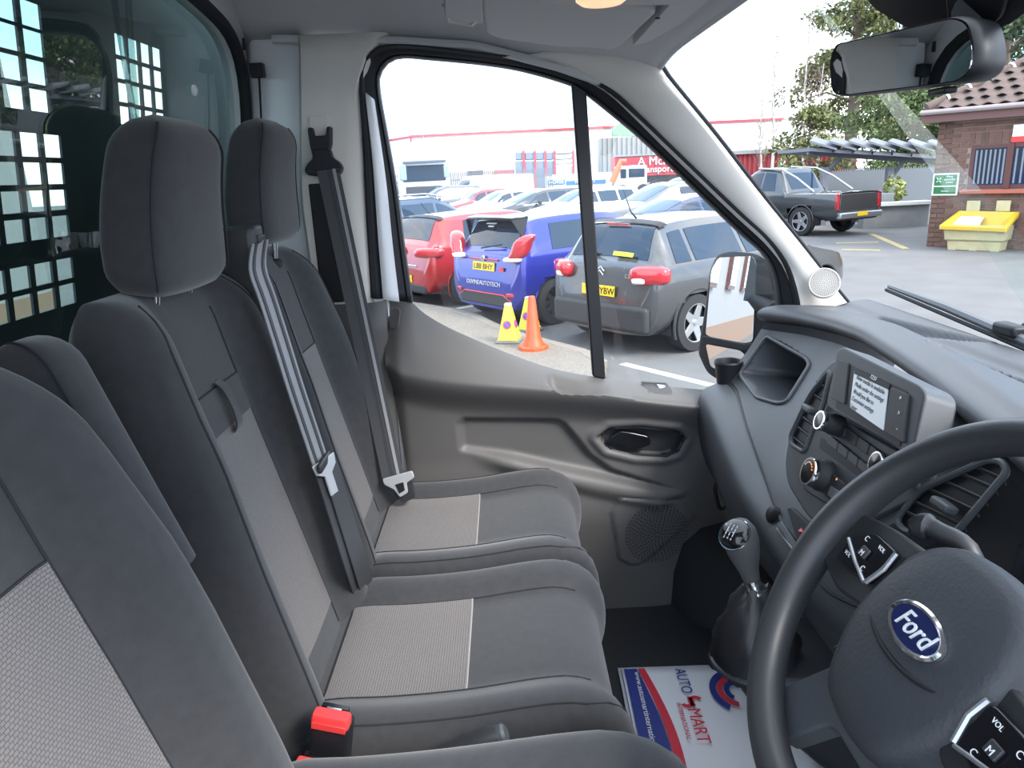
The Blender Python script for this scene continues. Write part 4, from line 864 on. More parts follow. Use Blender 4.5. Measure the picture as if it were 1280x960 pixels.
# ================================================================ door mirror outside
dm = empty('door_mirror', tuple(at_y(900, 470, 1.10)), 'tall black van door mirror with main and lower wide-angle glass', 'mirror')
DMY = 1.08
def dmp(pix, y=DMY): return [at_y(u, v, y) for u, v in pix]
def dskew(p, o):  # faces back toward the cab: rotate about its outboard edge
    return p+np.array([0, o, 0])
mg = nrm(np.array([-.83, -.55, .10])); DM0 = at_y(915, 390, DMY)
def dmq(pix, o=0.0): return [at_p(u, v, DM0+mg*o, mg) for u, v in pix]
od = rpoly(dmq([(872, 440), (880, 395), (888, 335), (897, 318), (915, 314), (945, 317), (962, 328), (970, 360), (968, 420), (950, 470), (900, 476), (884, 466)]), .02, 4)
dcen = np.mean(od, axis=0)
obj('mirror_housing', M().loft([[dcen+(p-dcen)*f-mg*h for p in od] for f, h in ((.90, -.008), (1.0, 0), (1.0, .03), (.92, .08), (.6, .11))]), black, dm, ang=60)
g1 = rpoly(dmq([(882, 418), (889, 338), (898, 322), (941, 320), (945, 330), (941, 427), (930, 429), (888, 421)], .012), .012, 4)
g2 = rpoly(dmq([(882, 430), (925, 438), (932, 444), (905, 466), (888, 458)], .012), .010, 4)
obj('main_glass', M().prism(g1, -mg*.004), mirror, dm, ang=None); obj('wide_glass', M().prism(g2, -mg*.004), mirror, dm, ang=None)
obj('glass_bar', M().prism(dmq([(878, 420), (886, 421), (930, 430), (944, 428), (944, 436), (928, 438), (884, 429), (877, 428)], .016), -mg*.01), black, dm, bevel=.002)
obj('mirror_arm', M().tube([dcen+np.array([.03, .02, .05]), np.array([.70, .96, 1.62])], [.03, .025], 10).tube([dcen+np.array([.03, .02, -.07]), np.array([.69, .96, 1.50])], [.03, .025], 10), black, dm)
# ================================================================ outside: ground
random.seed(4); rng = np.random.default_rng(4)
asph = mat('asphalt', (.125, .123, .122), .9, bump=(60, .5, .01), var=(1.3, .12)); pave = mat('pavement', (.19, .17, .145), .95, bump=(90, .6, .01), var=(30, .18)); kerbm = mat('kerb_stone', (.22, .195, .165), .9, bump=(50, .4, .006), var=(6, .1))
line_w = mat('road_paint', (.46, .46, .45), .7, var=(8, .12)); line_y = mat('yellow_road_paint', (.36, .28, .12), .8, var=(8, .15))
obj('ground', M().box((20, 60, -.25), (260, 200, .5)), asph, kind='structure', ang=None)
ROWD = nrm((-.60, .80, 0)); HD = nrm((.80, .60, 0))
KZ = .09
flat = lambda p: np.array([p[0], p[1], 0.0])
kb0 = [flat(at_z(u, v, KZ)) for u, v in [(440, 370), (500, 377), (532, 381), (590, 392), (620, 408), (650, 418), (690, 428), (735, 440), (752, 452)]]
pv = kb0+[flat(at_z(u, v, KZ)) for u, v in [(758, 462), (735, 476), (690, 520), (560, 560), (400, 470)]]
obj('pavement', M().prism(pv, (0, 0, KZ)), pave, kind='structure', bevel=.02)
ke = empty('kerb', tuple(kb0[3]), 'row of pale kerb stones edging the pavement by the cones', 'kerb')
kr = resample(kb0, 13)
for a, b in zip(kr[:-1], kr[1:]):
    dv = nrm(b-a); sdv = np.array([dv[1], -dv[0], 0]); L_ = np.linalg.norm(b-a); c = (a+b)/2+np.array([0, 0, .0445])
    obj('kerb_stone', M().box(c, (L_-.012, .14, .105), np.stack([dv, sdv, [0, 0, 1]], 1)), kerbm, ke, bevel=.012)
def gline(a, b, w, m_, name, label):
    a = at_z(*a, 0); b = at_z(*b, 0); dv = nrm(b-a); s = np.array([-dv[1], dv[0], 0])*w/2
    tag(obj(name, M().prism([a-s, b-s, b+s, a+s], (0, 0, .006)), m_, ang=None), label, 'road marking')
gline((778, 455), (905, 486), .11, line_w, 'bay_line', 'white bay line on the asphalt in front of the grey hatchback')
gline((745, 413), (802, 400), .11, line_w, 'bay_line', 'white bay line between the blue and grey hatchbacks')
gline((572, 386), (640, 374), .11, line_w, 'bay_line', 'white bay line between the red and blue hatchbacks')
gline((1088, 292), (1132, 311), .16, line_y, 'yellow_line', 'yellow diagonal bay line on the yard near the brick building')
gline((1045, 304), (1098, 303), .14, line_y, 'yellow_line', 'yellow cross line on the yard behind the pickup')
gline((1052, 312), (1100, 313), .14, line_y, 'yellow_line', 'short yellow line on the yard beside the windscreen pillar')
# ================================================================ cars
tyre = mat('tyre', (.022, .022, .024), .8, bump=(40, .2, .004)); alloy = mat('alloy_rim', (.55, .56, .58), .3, .8); rimd = mat('dark_rim', (.03, .03, .033), .35, .3)
cglass = mat('car_glass', (.012, .024, .045), .05, spec=.5); plate_y = mat('plate_yellow', (.85, .58, .03), .45); ink_k = mat('plate_ink', (.01, .01, .01), .6)
lampr = mat('tail_lamp_red', (.45, .02, .03), .15, coat=1); lampw = mat('lamp_clear', (.7, .68, .66), .15, coat=1); clad = mat('car_cladding', (.03, .031, .034), .6)
def paint(name, c, metal=.25): return mat(name, c, .28, metal, coat=1.0)
class Car:
    def __init__(s, name, label, pos, ang, st, W, wb, ro, zbelt, pm, wr=.315, nst=46, nu=26, cat='car', group=None, low=.24):
        s.W, s.wb, s.ro, s.zb = W, wb, ro, zbelt; s.pos = np.array([pos[0], pos[1], 0.0]); a = math.radians(ang); s.f = np.array([math.cos(a), math.sin(a), 0]); s.l = np.array([-math.sin(a), math.cos(a), 0])
        s.st = np.array(st, float); s.low = low; s.root = empty(name, tuple(s.pos), label, cat, group); s.wr = wr; s.pm = pm
        s.x0, s.x1 = s.st[0, 0], s.st[-1, 0]
        xs_ = np.unique(np.r_[np.linspace(0, 1, nst), ]); idx = np.linspace(0, len(st)-1, nst); R = []
        sp = np.array(spline(st, 10)); par = np.linspace(0, len(st)-1, len(sp)); s.sp = sp
        X = np.array([[np.interp(i, par, sp[:, c]) for c in range(4)] for i in idx]); us = np.linspace(0, 1, nu); m = M(); half = [[s.sect(r, u) for u in us] for r in X]
        rings = [[np.array([p[0], -p[1], p[2]]) for p in h]+[np.array(p) for p in h[::-1][1:]] for h in half]
        n = len(rings[0]); V = [s.w(p) for r in rings for p in r]; F = []
        for i in range(len(rings)-1):
            for k in range(n-1):
                q = (i*n+k, i*n+k+1, (i+1)*n+k+1, (i+1)*n+k); c = np.mean([rings[i][k], rings[i][k+1], rings[i+1][k+1], rings[i+1][k]], axis=0)
                if abs(c[1]) > .45 and any((c[0]-wx)**2+(c[2]-wr)**2 < (wr+.055)**2 for wx in (0, wb)): continue
                F.append(q)
        F += [tuple(range(n)), tuple((len(rings)-1)*n+k for k in range(n))]; m.add(V, F); s.body = obj('body', m, pm, s.root, ang=35)
        for wx in (0, wb):
            for sd in (-1, 1): s.wheel(wx, sd, nu > 18)
    def w(s, p): return s.pos+s.f*p[0]+s.l*p[1]+np.array([0, 0, p[2]])
    def sect(s, r, u):
        x, zt, w, wt = r; zb = min(s.zb, zt-.05); lo = s.low+.0
        pts = [(0, lo), (.80*w, lo), (.965*w, lo+.13), (w, lo+.5*(zb-lo)), (.985*w, lo+.8*(zb-lo)), (.955*w, zb), (wt+.0, zt-.07), (wt*.93, zt-.026), (wt*.5, zt-.006), (0, zt)]
        k = u*9; i = int(min(8, k)); t = k-i; a, b = np.array(pts[i]), np.array(pts[i+1]); 
        p = a*(1-t)+b*t; return (x, p[0], p[1])
    def S(s, x, u, off=.006):
        def q(x_, u_):
            sp = s.sp; i = np.searchsorted(sp[:, 0], x_); r = [np.interp(x_, sp[:, 0], sp[:, c]) for c in range(4)]; return np.array(s.sect(r, min(max(u_, 0), 1)))
        p = q(x, u); e = .012; n = np.cross(q(x+e, u)-q(x-e, u), q(x, min(1, u+.012))-q(x, u-.012)); n = n/(np.linalg.norm(n)+1e-9)
        c = p-np.array([np.clip(p[0], s.x0+.8, s.x1-.8), 0, .7]); n = n if n@c > 0 else -n; return p+n*off
    def patch(s, name, quad, mat_, side=1, n=8, k=6, off=.006, parent=None):
        """quad: (x,u) corners; side +1 left, -1 right"""
        a, b, c, d = [np.array(q, float) for q in quad]; rows = []
        for i in range(n+1):
            t = i/n; row = []
            for j in range(k+1):
                r = j/k; q = (a*(1-r)+b*r)*(1-t)+(d*(1-r)+c*r)*t; p = s.S(q[0], q[1], off); row.append(s.w((p[0], p[1]*side, p[2])))
            rows.append(row)
        return obj(name, M().grid(rows), mat_, parent or s.root, ang=50)
    def rear(s, name, xa, xb, ua, mat_, ub=1.0, off=.006):
        rows = []
        for i in range(7):
            t = i/6; x = xa+(xb-xa)*t; us_ = np.linspace(ua[0]*(1-t)+ua[1]*t, 1, 7); h = [s.S(x, u, off) for u in us_]
            rows.append([s.w((p[0], -p[1], p[2])) for p in h]+[s.w(p) for p in h[::-1][1:]])
        return obj(name, M().grid(rows), mat_, s.root, ang=50)
    def wheel(s, wx, sd, fine):
        wv_ = s.l*sd; c = s.w((wx, sd*(s.W/2-.20), s.wr)); R_ = s.wr; ns = 30 if fine else 14
        t = obj('wheel', M().lathe(c, wv_, [(R_*.62, 0), (R_*.97, .0), (R_, .03), (R_, .15), (R_*.97, .185), (R_*.68, .195), (R_*.66, .17)], ns, caps=False), tyre, s.root)
        obj('wheel_disc', M().lathe(c, wv_, [(R_*.66, .12), (.02, .13)], ns), rimd, t)
        rm = getattr(s, 'rim', alloy)
        if fine:
            m = M(); n5 = s.spk if hasattr(s, 'spk') else 5
            for i in range(n5):
                a = 2*math.pi*i/n5; r1 = s.f*math.cos(a)+np.array([0, 0, 1])*math.sin(a); r2 = np.cross(wv_, r1); k = .030*5/n5+.008
                m.prism([c+wv_*.165+r1*.03-r2*k*1.5, c+wv_*.165+r1*.03+r2*k*1.5, c+wv_*.180+r1*R_*.66+r2*k, c+wv_*.180+r1*R_*.66-r2*k], wv_*-.02)
            obj('spokes', m, rm, t, bevel=.003); obj('rim_ring', M().tube([c+wv_*.182+(s.f*math.cos(a)+np.array([0, 0, 1])*math.sin(a))*R_*.66 for a in np.linspace(0, 2*math.pi, 30, endpoint=False)], .010, 6, True), rm, t)
            obj('hub_cap', M().lathe(c+wv_*.165, wv_, [(.035, 0), (.03, .015), (.001, .018)], 12), rm, t)
        else: obj('rim_face', M().lathe(c, wv_, [(R_*.60, .16), (.02, .175)], ns), rm, t)
        obj('arch_liner', M().grid([[s.w((wx+(R_+.06)*math.cos(a), sd*(s.W/2-.32+h), s.wr+(R_+.06)*math.sin(a))) for a in np.linspace(-.25, math.pi+.25, ns)] for h in (0, .27)]), clad, t)
        arc = [s.w((wx+(R_+.055)*math.cos(a), sd*(s.W/2-.012), s.wr+(R_+.055)*math.sin(a))) for a in np.linspace(-.35, math.pi+.35, 24)]
        obj('arch_trim', M().tube(arc, .018 if getattr(s, 'cladding', False) else .010, 6), clad if getattr(s, 'cladding', False) else s.pm, s.root)
    def plate(s, x, z, txt, w=.50, lean=.1, y=0.0, off=0.0):
        c = s.w((x, y, z)); up = nrm(np.array([0, 0, 1])+s.f*lean); n_ = np.cross(s.l, up); n_ = n_ if n_@s.f < 0 else -n_
        b = obj('number_plate', M().box(c, (w, .012, .115), np.stack([-s.l, -n_, up], 1)), plate_y, s.root, bevel=.003)
        if txt: text('plate_text', txt, .105, c+n_*.008-up*.036-s.l*off, -s.l, up, ink_k, b, .002, width=w*.88 if len(txt) > 6 else None)
    def btext(s, txt, size, x, y, z, mt, wd=None, lean=.1):
        up = nrm(np.array([0, 0, 1])+s.f*lean); text('rear_lettering', txt, size, s.w((x, y, z)), -s.l, up, mt, s.root, .003, width=wd)
hatch = lambda ro, L, H, hh=0: [(-ro, .60, .66, .60), (-ro+.03, .80, .78, .70), (-ro+.07, .98, .835, .735), (-ro+.16, 1.08, .86, .70), (-ro+.30, H-.13, .87, .60), (-ro+.40, H-.045, .87, .575), (-ro+.80, H, .875, .57), (1.0, H+.005, .875, .57), (1.55, H-.07, .875, .57), (L-ro-1.18, 1.06, .87, .66), (L-ro-1.0, .99, .865, .68), (L-ro-.35, .86, .83, .68), (L-ro-.08, .70, .74, .60), (L-ro, .52, .66, .55)]
UE, UF = 5/9, 6/9
def side_glass(c, segs, u0=UE+.008, u1=UF-.012):
    for sd in (-1, 1):
        for (xa, xb, xc, xd) in segs: c.patch('side_window', [(xa, u0), (xb, u0), (xc, u1), (xd, u1)], cglass, sd, 8, 5)
def lamp(c, name, ctr, tang, hl, hh, m_, sd, parent=None, th=.05, shear=0.0):
    tg = nrm((tang[0], tang[1]*sd, 0)); nn = np.array([-abs(tg[1]), abs(tg[0])*sd, 0]); o_ = np.array([ctr[0], ctr[1]*sd, ctr[2]]); R_ = []
    for a in np.linspace(-math.pi/2, math.pi/2, 9):
        R_.append([c.w(o_+tg*hl*np.sign(math.cos(q))*abs(math.cos(q))**.6*max(.02, math.cos(a))**.4+tg*shear*math.sin(q)*hh*max(.02, math.cos(a))**.4+np.array([0, 0, 1])*hh*np.sign(math.sin(q))*abs(math.sin(q))**.6*max(.02, math.cos(a))**.4+nn*th*math.sin(a)) for q in np.linspace(0, 2*math.pi, 28, endpoint=False)])
    return obj(name, M().loft(R_), m_, parent or c.root, ang=60)
# --- grey hatchback with cladding
grey_p = paint('graphite_paint', (.075, .076, .08), .4)
Car.cladding = True; Car.rim = alloy; Car.spk = 5
c3 = Car('grey_hatchback', 'dark grey hatchback with black roof edge and yellow rear plate behind the window divider', (1.56, 7.77), 37, hatch(.66, 4.0, 1.46), 1.75, 2.54, .66, .98, grey_p, wr=.325)
c3.rear('rear_window', -.51, -.285, (.80, .78), cglass); side_glass(c3, [(-.30, -.05, -.02, -.22), (.02, .85, .85, .05), (.93, 1.85, 1.50, .93)])
c3.rear('spoiler', -.295, -.18, (.72, .70), black, off=.025)
for sd in (-1, 1):
    l = lamp(c3, 'tail_lamp', (-.575, .69, .90), (.47, .88), .225, .105, lampr, sd, th=.10); lamp(c3, 'lamp_clear', (-.625, .60, .85), (.47, .88), .09, .04, lampw, sd, l, .112)
c3.plate(-.675, .70, '73 YBW', .52, .06, off=.08)
m = M().box(c3.w((-.66, 0, .42)), (.10, 1.50, .30), np.stack([c3.f, c3.l, [0, 0, 1]], 1)); obj('rear_bumper', m, clad, c3.root, bevel=.05, seg=4)
for s_, h_ in ((0, .90), (1, .94)):
    obj('chevron_badge', M().tube([c3.w((-.648+.016*s_, .06, h_-.03)), c3.w((-.642+.016*s_, 0, h_+.02)), c3.w((-.648+.016*s_, -.06, h_-.03))], .008, 6), chrome, c3.root)
c3.btext('C3', .06, -.640, -.42, .86, chrome)
obj('window_sticker', M().prism([c3.w(p) for p in ((-.555, -.12, 1.085), (-.555, -.42, 1.075), (-.535, -.42, 1.115), (-.535, -.12, 1.125))], (0, 0, .004)), mat('sticker_yellow', (.9, .75, .05), .5), c3.root)
obj('brake_lamp', M().box(c3.w((-.345, 0, 1.405)), (.02, .34, .022), np.stack([c3.f, c3.l, [0, 0, 1]], 1)), lampr, c3.root)
obj('aerial', M().tube([c3.w((-.05, -.0, 1.45)), c3.w((-.14, 0, 1.53)), c3.w((-.26, 0, 1.78))], [.012, .008, .004], 6), black, c3.root)
obj('rear_wiper', M().tube([c3.w((-.565, .05, 1.09)), c3.w((-.52, .40, 1.15))], .012, 6), black, c3.root)
# --- blue hatchback
blue_p = paint('blue_paint', (.010, .018, .26), .3); Car.cladding = False; Car.rim = rimd; Car.spk = 10
fi = Car('blue_hatchback', 'bright blue three-door hatchback with black roof spoiler and dark wheels', (.15, 9.66), 37, hatch(.60, 3.95, 1.46), 1.72, 2.49, .60, .99, blue_p, wr=.315)
fi.rear('rear_window', -.455, -.23, (.80, .78), cglass); side_glass(fi, [(-.02, .85, .85, .10), (.95, 1.85, 1.50, .95)])
for sd in (-1, 1):
    l = lamp(fi, 'tail_lamp', (-.49, .745, 1.07), (.47, .88), .13, .18, lampr, sd, th=.11, shear=.75); lamp(fi, 'lamp_clear', (-.535, .64, .925), (.47, .88), .15, .04, lampw, sd, l, .115, .4)
q = [(-.24, -.60, 1.43), (-.24, .60, 1.43), (-.46, .52, 1.41), (-.50, .2, 1.42), (-.50, -.2, 1.42), (-.46, -.52, 1.41)]
obj('roof_spoiler', M().prism([fi.w(p) for p in q], (0, 0, .035)), gloss, fi.root, bevel=.01)
for sd in (-1, 1): obj('spoiler_wing', M().prism([fi.w(p) for p in ((-.26, sd*.60, 1.44), (-.47, sd*.52, 1.42), (-.36, sd*.60, 1.18))], fi.l*.02*sd), gloss, fi.root)
for a, b, w_ in ((-.2, 1.385, .22), (-.25, 1.345, .12)): obj('spoiler_sticker', M().box(fi.w((-.40, -a*.3-.05, b-.02)), (.006, w_, .025), np.stack([nrm(fi.f*.5+np.array([0, 0, -.8])), fi.l, nrm(fi.f*.8+np.array([0, 0, .5]))], 1)), wh, fi.root)
fi.plate(-.585, .80, 'L88 BHY', .50, .12)
fi.btext('DEVINEAUTOTECH', .085, -.612, 0.0, .545, mat('pale_lettering', (.55, .55, .6), .5), .78, .02)
obj('tail_strip', M().box(fi.w((-.572, .02, .895)), (.02, .66, .025), np.stack([fi.f, fi.l, [0, 0, 1]], 1)), lampr, fi.root, bevel=.005)
obj('oval_badge', M().lathe(fi.w((-.575, .02, .91)), -fi.f, [(.045, 0), (.04, .012), (.001, .014)], 16), chrome, fi.root)
obj('st_badge', M().box(fi.w((-.592, -.42, .78)), (.01, .09, .05), np.stack([fi.f, fi.l, [0, 0, 1]], 1)), red_p, fi.root)
obj('rear_diffuser', M().box(fi.w((-.565, 0, .36)), (.09, 1.20, .20), np.stack([fi.f, fi.l, [0, 0, 1]], 1)), clad, fi.root, bevel=.04, seg=3)
obj('diffuser_line', M().tube([fi.w(p) for p in ((-.60, .62, .36), (-.612, .45, .44), (-.612, -.45, .44), (-.60, -.62, .36))], .008, 6), red_p, fi.root)
for sd in (-1, 1): obj('reflector', M().box(fi.w((-.575, sd*.66, .45)), (.05, .24, .05), np.stack([nrm(fi.f*.8+fi.l*sd*-.45), nrm(fi.l+fi.f*sd*.45), [0, 0, 1]], 1)), lampr, fi.root, bevel=.01)
obj('rear_wiper', M().tube([fi.w((-.53, .10, 1.04)), fi.w((-.49, -.32, 1.10))], .012, 6), black, fi.root)
obj('quarter_sticker', M().prism([fi.w(p) for p in ((.42, -.835, 1.03), (.85, -.838, 1.03), (.85, -.825, 1.07), (.42, -.822, 1.07))], -fi.l*.012), wh, fi.root)
# --- red hatchback
red_c = paint('red_paint', (.36, .012, .015), .15); Car.rim = alloy; Car.spk = 5
cl = Car('red_hatchback', 'bright red hatchback with silver tailgate strip beyond the blue car', (-1.15, 11.62), 37, hatch(.66, 4.06, 1.44), 1.73, 2.59, .66, .98, red_c, wr=.315)
cl.rear('rear_window', -.51, -.285, (.80, .78), cglass); side_glass(cl, [(.02, .85, .85, .15), (.93, 1.85, 1.50, .93)]); cl.rear('spoiler', -.295, -.19, (.72, .70), black, off=.02)
for sd in (-1, 1): lamp(cl, 'tail_lamp', (-.575, .685, .88), (.47, .88), .26, .08, lampr, sd, th=.10, shear=.3)
cl.plate(-.672, .45, 'LOP', .50, .0, off=-.10)
obj('tailgate_strip', M().box(cl.w((-.655, .0, .66)), (.02, .80, .03), np.stack([cl.f, cl.l, [0, 0, 1]], 1)), chrome, cl.root, bevel=.005)
obj('diamond_badge', M().prism([cl.w(p) for p in ((-.648, 0, .80), (-.64, .06, .88), (-.62, 0, .96), (-.64, -.06, .88))], -cl.f*.01), chrome, cl.root)
cl.btext('CLIO', .06, -.655, .02, .73, chrome)
obj('rear_valance', M().box(cl.w((-.61, 0, .30)), (.12, 1.30, .16), np.stack([cl.f, cl.l, [0, 0, 1]], 1)), clad, cl.root, bevel=.04, seg=3)
obj('aerial', M().tube([cl.w((-.1, 0, 1.43)), cl.w((-.25, 0, 1.62))], .008, 6), black, cl.root)
# --- estate / SUV at the end of the row and the opposite row of cars
suv = lambda ro, L, H: [(-ro, .62, .70, .62), (-ro+.04, .95, .84, .74), (-ro+.12, 1.10, .88, .74), (-ro+.26, H-.14, .90, .68), (-ro+.36, H-.03, .90, .66), (.8, H, .90, .66), (1.4, H-.04, .90, .65), (2.25, 1.14, .89, .72), (2.45, 1.06, .88, .74), (L-ro-.3, .95, .85, .72), (L-ro-.05, .72, .76, .62), (L-ro, .50, .70, .6)]
def plain_car(name, label, pos, ang, kind, pcol, pname, H=1.46, L=4.2, group='cars in the far row of the car park', bz=.98):
    c = Car(name, label, pos, ang, (suv if kind == 's' else hatch)(.75, L, H), 1.82, L-1.6, .75, bz, paint(pname, pcol, .3), nst=30, nu=19, group=group)
    c.rear('rear_window', -.60, -.40, (.80, .78), cglass); side_glass(c, [(-.25, .42, .42, -.15), (.50, 1.20, 1.20, .50), (1.28, 2.10, 1.72, 1.28)])
    c.rear('windscreen', L-.75-1.20 if kind != 's' else 2.20, 1.62 if kind != 's' else 1.48, (.80, .78), cglass)
    for sd in (-1, 1):
        c.patch('head_lamp', [(L-.75-.30, .48), (L-.75-.08, .46), (L-.75-.10, .50), (L-.75-.36, .53)], lampw, sd, 6, 4, off=.012); c.patch('tail_lamp', [(-.72, .46), (-.58, .48), (-.58, .53), (-.70, .52)], lampr, sd, 6, 4, off=.014)
        obj('door_mirror', M().box(c.w((1.75, sd*1.0, 1.02)), (.10, .18, .14), np.stack([c.f, c.l, [0, 0, 1]], 1)), clad, c.root, bevel=.03)
    obj('grille', M().box(c.w((L-.75-.02, 0, .58)), (.06, .80, .16), np.stack([c.f, c.l, [0, 0, 1]], 1)), clad, c.root, bevel=.03); return c
dk = plain_car('dark_blue_suv', 'dark blue tall estate with silver roof rails beyond the red hatchback', (-2.75, 13.7), 37, 's', (.03, .045, .085), 'navy_paint', 1.66, 4.5, None, 1.05)
for sd in (-1, 1): obj('roof_rail', M().tube([dk.w(p) for p in ((-.3, sd*.60, 1.66), (.2, sd*.62, 1.71), (1.1, sd*.62, 1.71), (1.5, sd*.60, 1.64))], .018, 6), satin, dk.root)
def spot(u, D): return at_y(u, 250, D)[:2]
far = [('silver_suv', 'silver grey crossover parked side-on behind the grey hatchback', 822, 20, 200, 's', (.11, .115, .12), 'silver_paint', 1.60, 4.4),
       ('white_hatchback', 'white hatchback next to the silver crossover in the far row', 730, 24.5, 205, 'h', (.75, .76, .78), 'white_car', 1.46, 4.2),
       ('dark_saloon', 'dark grey saloon between two white cars in the far row', 668, 26.5, 205, 'h', (.03, .033, .04), 'dark_grey_car', 1.46, 4.4),
       ('white_hatchback', 'white hatchback parked between the dark saloon and the small red car', 630, 29, 205, 'h', (.75, .76, .78), 'white_car', 1.44, 4.1),
       ('red_supermini', 'small red car near the truck in the far row', 602, 32, 205, 'h', (.60, .03, .04), 'red_small', 1.46, 3.9),
       ('navy_hatchback', 'dark navy hatchback partly behind the windscreen pillar beside the silver crossover', 846, 15.4, 205, 'h', (.02, .035, .09), 'navy_hatch', 1.42, 4.2),
       ('charcoal_estate', 'charcoal estate parked beside the white truck cab', 548, 36, 205, 's', (.07, .08, .10), 'charcoal_car', 1.6, 4.4),
       ('white_estate', 'white estate behind the silver crossover below the red trailer', 850, 30, 205, 's', (.75, .76, .78), 'white_car', 1.58, 4.5)]
for nm, lab, u, D, an2, kd, colr, pn, H_, L_ in far: plain_car(nm, lab, spot(u, D)-np.array([math.cos(math.radians(an2)), math.sin(math.radians(an2))])*(L_/2-.75), an2, kd, colr, pn, H_, L_)
# white panel van in the far row
vn = Car('white_van', 'white panel van standing behind the far row of cars', spot(640, 41), 207, [(-.9, 1.2, .92, .85), (-.88, 1.9, .95, .86), (-.6, 2.02, .96, .86), (2.2, 2.02, .96, .86), (2.6, 1.9, .95, .84), (3.2, 1.2, .93, .80), (3.8, 1.0, .90, .78), (4.0, .6, .82, .7)], 1.95, 3.0, .9, 1.15, paint('white_car', (.75, .76, .78)), nst=26, nu=19)
vn.rear('windscreen', 3.15, 2.68, (.82, .80), cglass)
# ================================================================ pickup by the windscreen pillar
pk = Car('pickup_truck', 'dark grey pickup truck with open bed parked near the timber canopy', (8.95, 20.2), 118, [(-1.1, .70, .80, .72), (-1.08, 1.10, .88, .80), (-1.0, 1.16, .90, .84), (.55, 1.16, .92, .85), (.62, 1.18, .92, .82), (.95, 1.72, .92, .66), (1.1, 1.80, .92, .66), (1.9, 1.80, .92, .66), (2.7, 1.22, .92, .74), (3.0, 1.14, .92, .80), (3.9, 1.05, .88, .76), (4.1, .7, .8, .7)], 1.88, 3.2, 1.1, 1.16, paint('pickup_paint', (.045, .05, .055), .3), wr=.39, low=.42)
side_glass(pk, [(1.0, 1.5, 1.5, 1.12), (1.58, 2.45, 2.05, 1.58)]); pk.rear('rear_window', .66, .92, (.84, .80), cglass)
for sd in (-1, 1): obj('tail_lamp', M().box(pk.w((-1.09, sd*.83, .92)), (.05, .13, .42), np.stack([pk.f, pk.l, [0, 0, 1]], 1)), lampr, pk.root, bevel=.015)
obj('tailgate', M().box(pk.w((-1.10, 0, .88)), (.03, 1.46, .46), np.stack([pk.f, pk.l, [0, 0, 1]], 1)), pk.pm, pk.root, bevel=.02)
obj('step_bumper', M().box(pk.w((-1.16, 0, .55)), (.16, 1.66, .16), np.stack([pk.f, pk.l, [0, 0, 1]], 1)), satin, pk.root, bevel=.03)
pk.plate(-1.25, .56, 'PKU', .40, 0) if False else pk.plate(-1.25, .58, '', .40, 0)
for sd in (-1, 1): obj('sports_bar', M().tube([pk.w(p) for p in ((-.3, sd*.78, 1.17), (.35, sd*.74, 1.55), (.90, sd*.70, 1.78), (1.8, sd*.66, 1.83))], .03, 8), satin, pk.root)
# ================================================================ cones on the pavement
con_y = mat('cone_yellow', (.62, .56, .06), .5); con_o = mat('cone_orange', (.85, .09, .03), .45)
def ycone(pix, label, rot, z0=KZ, f=.66):
    p = at_z(*pix, z0); p[2] = z0; t = empty('no_parking_cone', tuple(p), label, 'cone', 'yellow no-parking cones')
    ca, sa = math.cos(rot), math.sin(rot); sq = lambda w, z: [p+np.array([(x*ca-y*sa)*w*f, (x*sa+y*ca)*w*f, z*f]) for x, y in ((-1, -1), (1, -1), (1, 1), (-1, 1))]
    obj('cone_base', M().loft([sq(.215, 0), sq(.21, .05)]), mat('cone_base_grey', (.2, .19, .18), .8), t, bevel=.01)
    b = obj('cone_body', M().loft([sq(.19, .05), sq(.165, .10), sq(.062, .64), sq(.06, .66)]), con_y, t, bevel=.012)
    obj('cone_cap', M().loft([sq(.062, .655), sq(.055, .70)]), mat('cone_cap', (.45, .43, .40), .7), t, bevel=.006)
    for k in range(4):
        a = rot+k*math.pi/2; n_ = nrm(np.array([math.cos(a), math.sin(a), .19])); c = p+np.array([math.cos(a)*.128, math.sin(a)*.128, .33])*f
        d_ = obj('sign_disc', M().lathe(c, n_, [(0.0488, -.007), (0.0488, 0.0036)], 22), red_p, b); obj('sign_field', M().lathe(c, n_, [(0.0370, -.007), (0.0370, 0.0056)], 22), mat('sign_blue', (.03, .12, .55), .5), d_)
        s1 = np.array([-math.sin(a), math.cos(a), 0]); s2 = np.cross(n_, s1); obj('sign_slash', M().box(c+n_*.006, (.078, .011, .003), np.stack([nrm(s1-s2), nrm(s1+s2), n_], 1)), red_p, d_)
ycone((637, 427), 'yellow no-parking cone on the pavement, standing left of the orange cone', math.radians(75))
ycone((662, 414), 'yellow no-parking cone half hidden by the orange traffic cone', math.radians(60), 0.0)
p = at_z(667, 436, .09); p[2] = .09; t = empty('traffic_cone', tuple(p), 'plain orange traffic cone in front of a yellow cone on the pavement', 'cone')
obj('cone_base', M().lathe(p, (0, 0, 1), [(.17, 0), (.17, .035), (.155, .045)], 8), con_o, t); obj('cone_body', M().lathe(p, (0, 0, 1), [(.125, .04), (.105, .10), (.085, .14), (.04, .58), (.034, .60), (.001, .60)], 24), con_o, t)
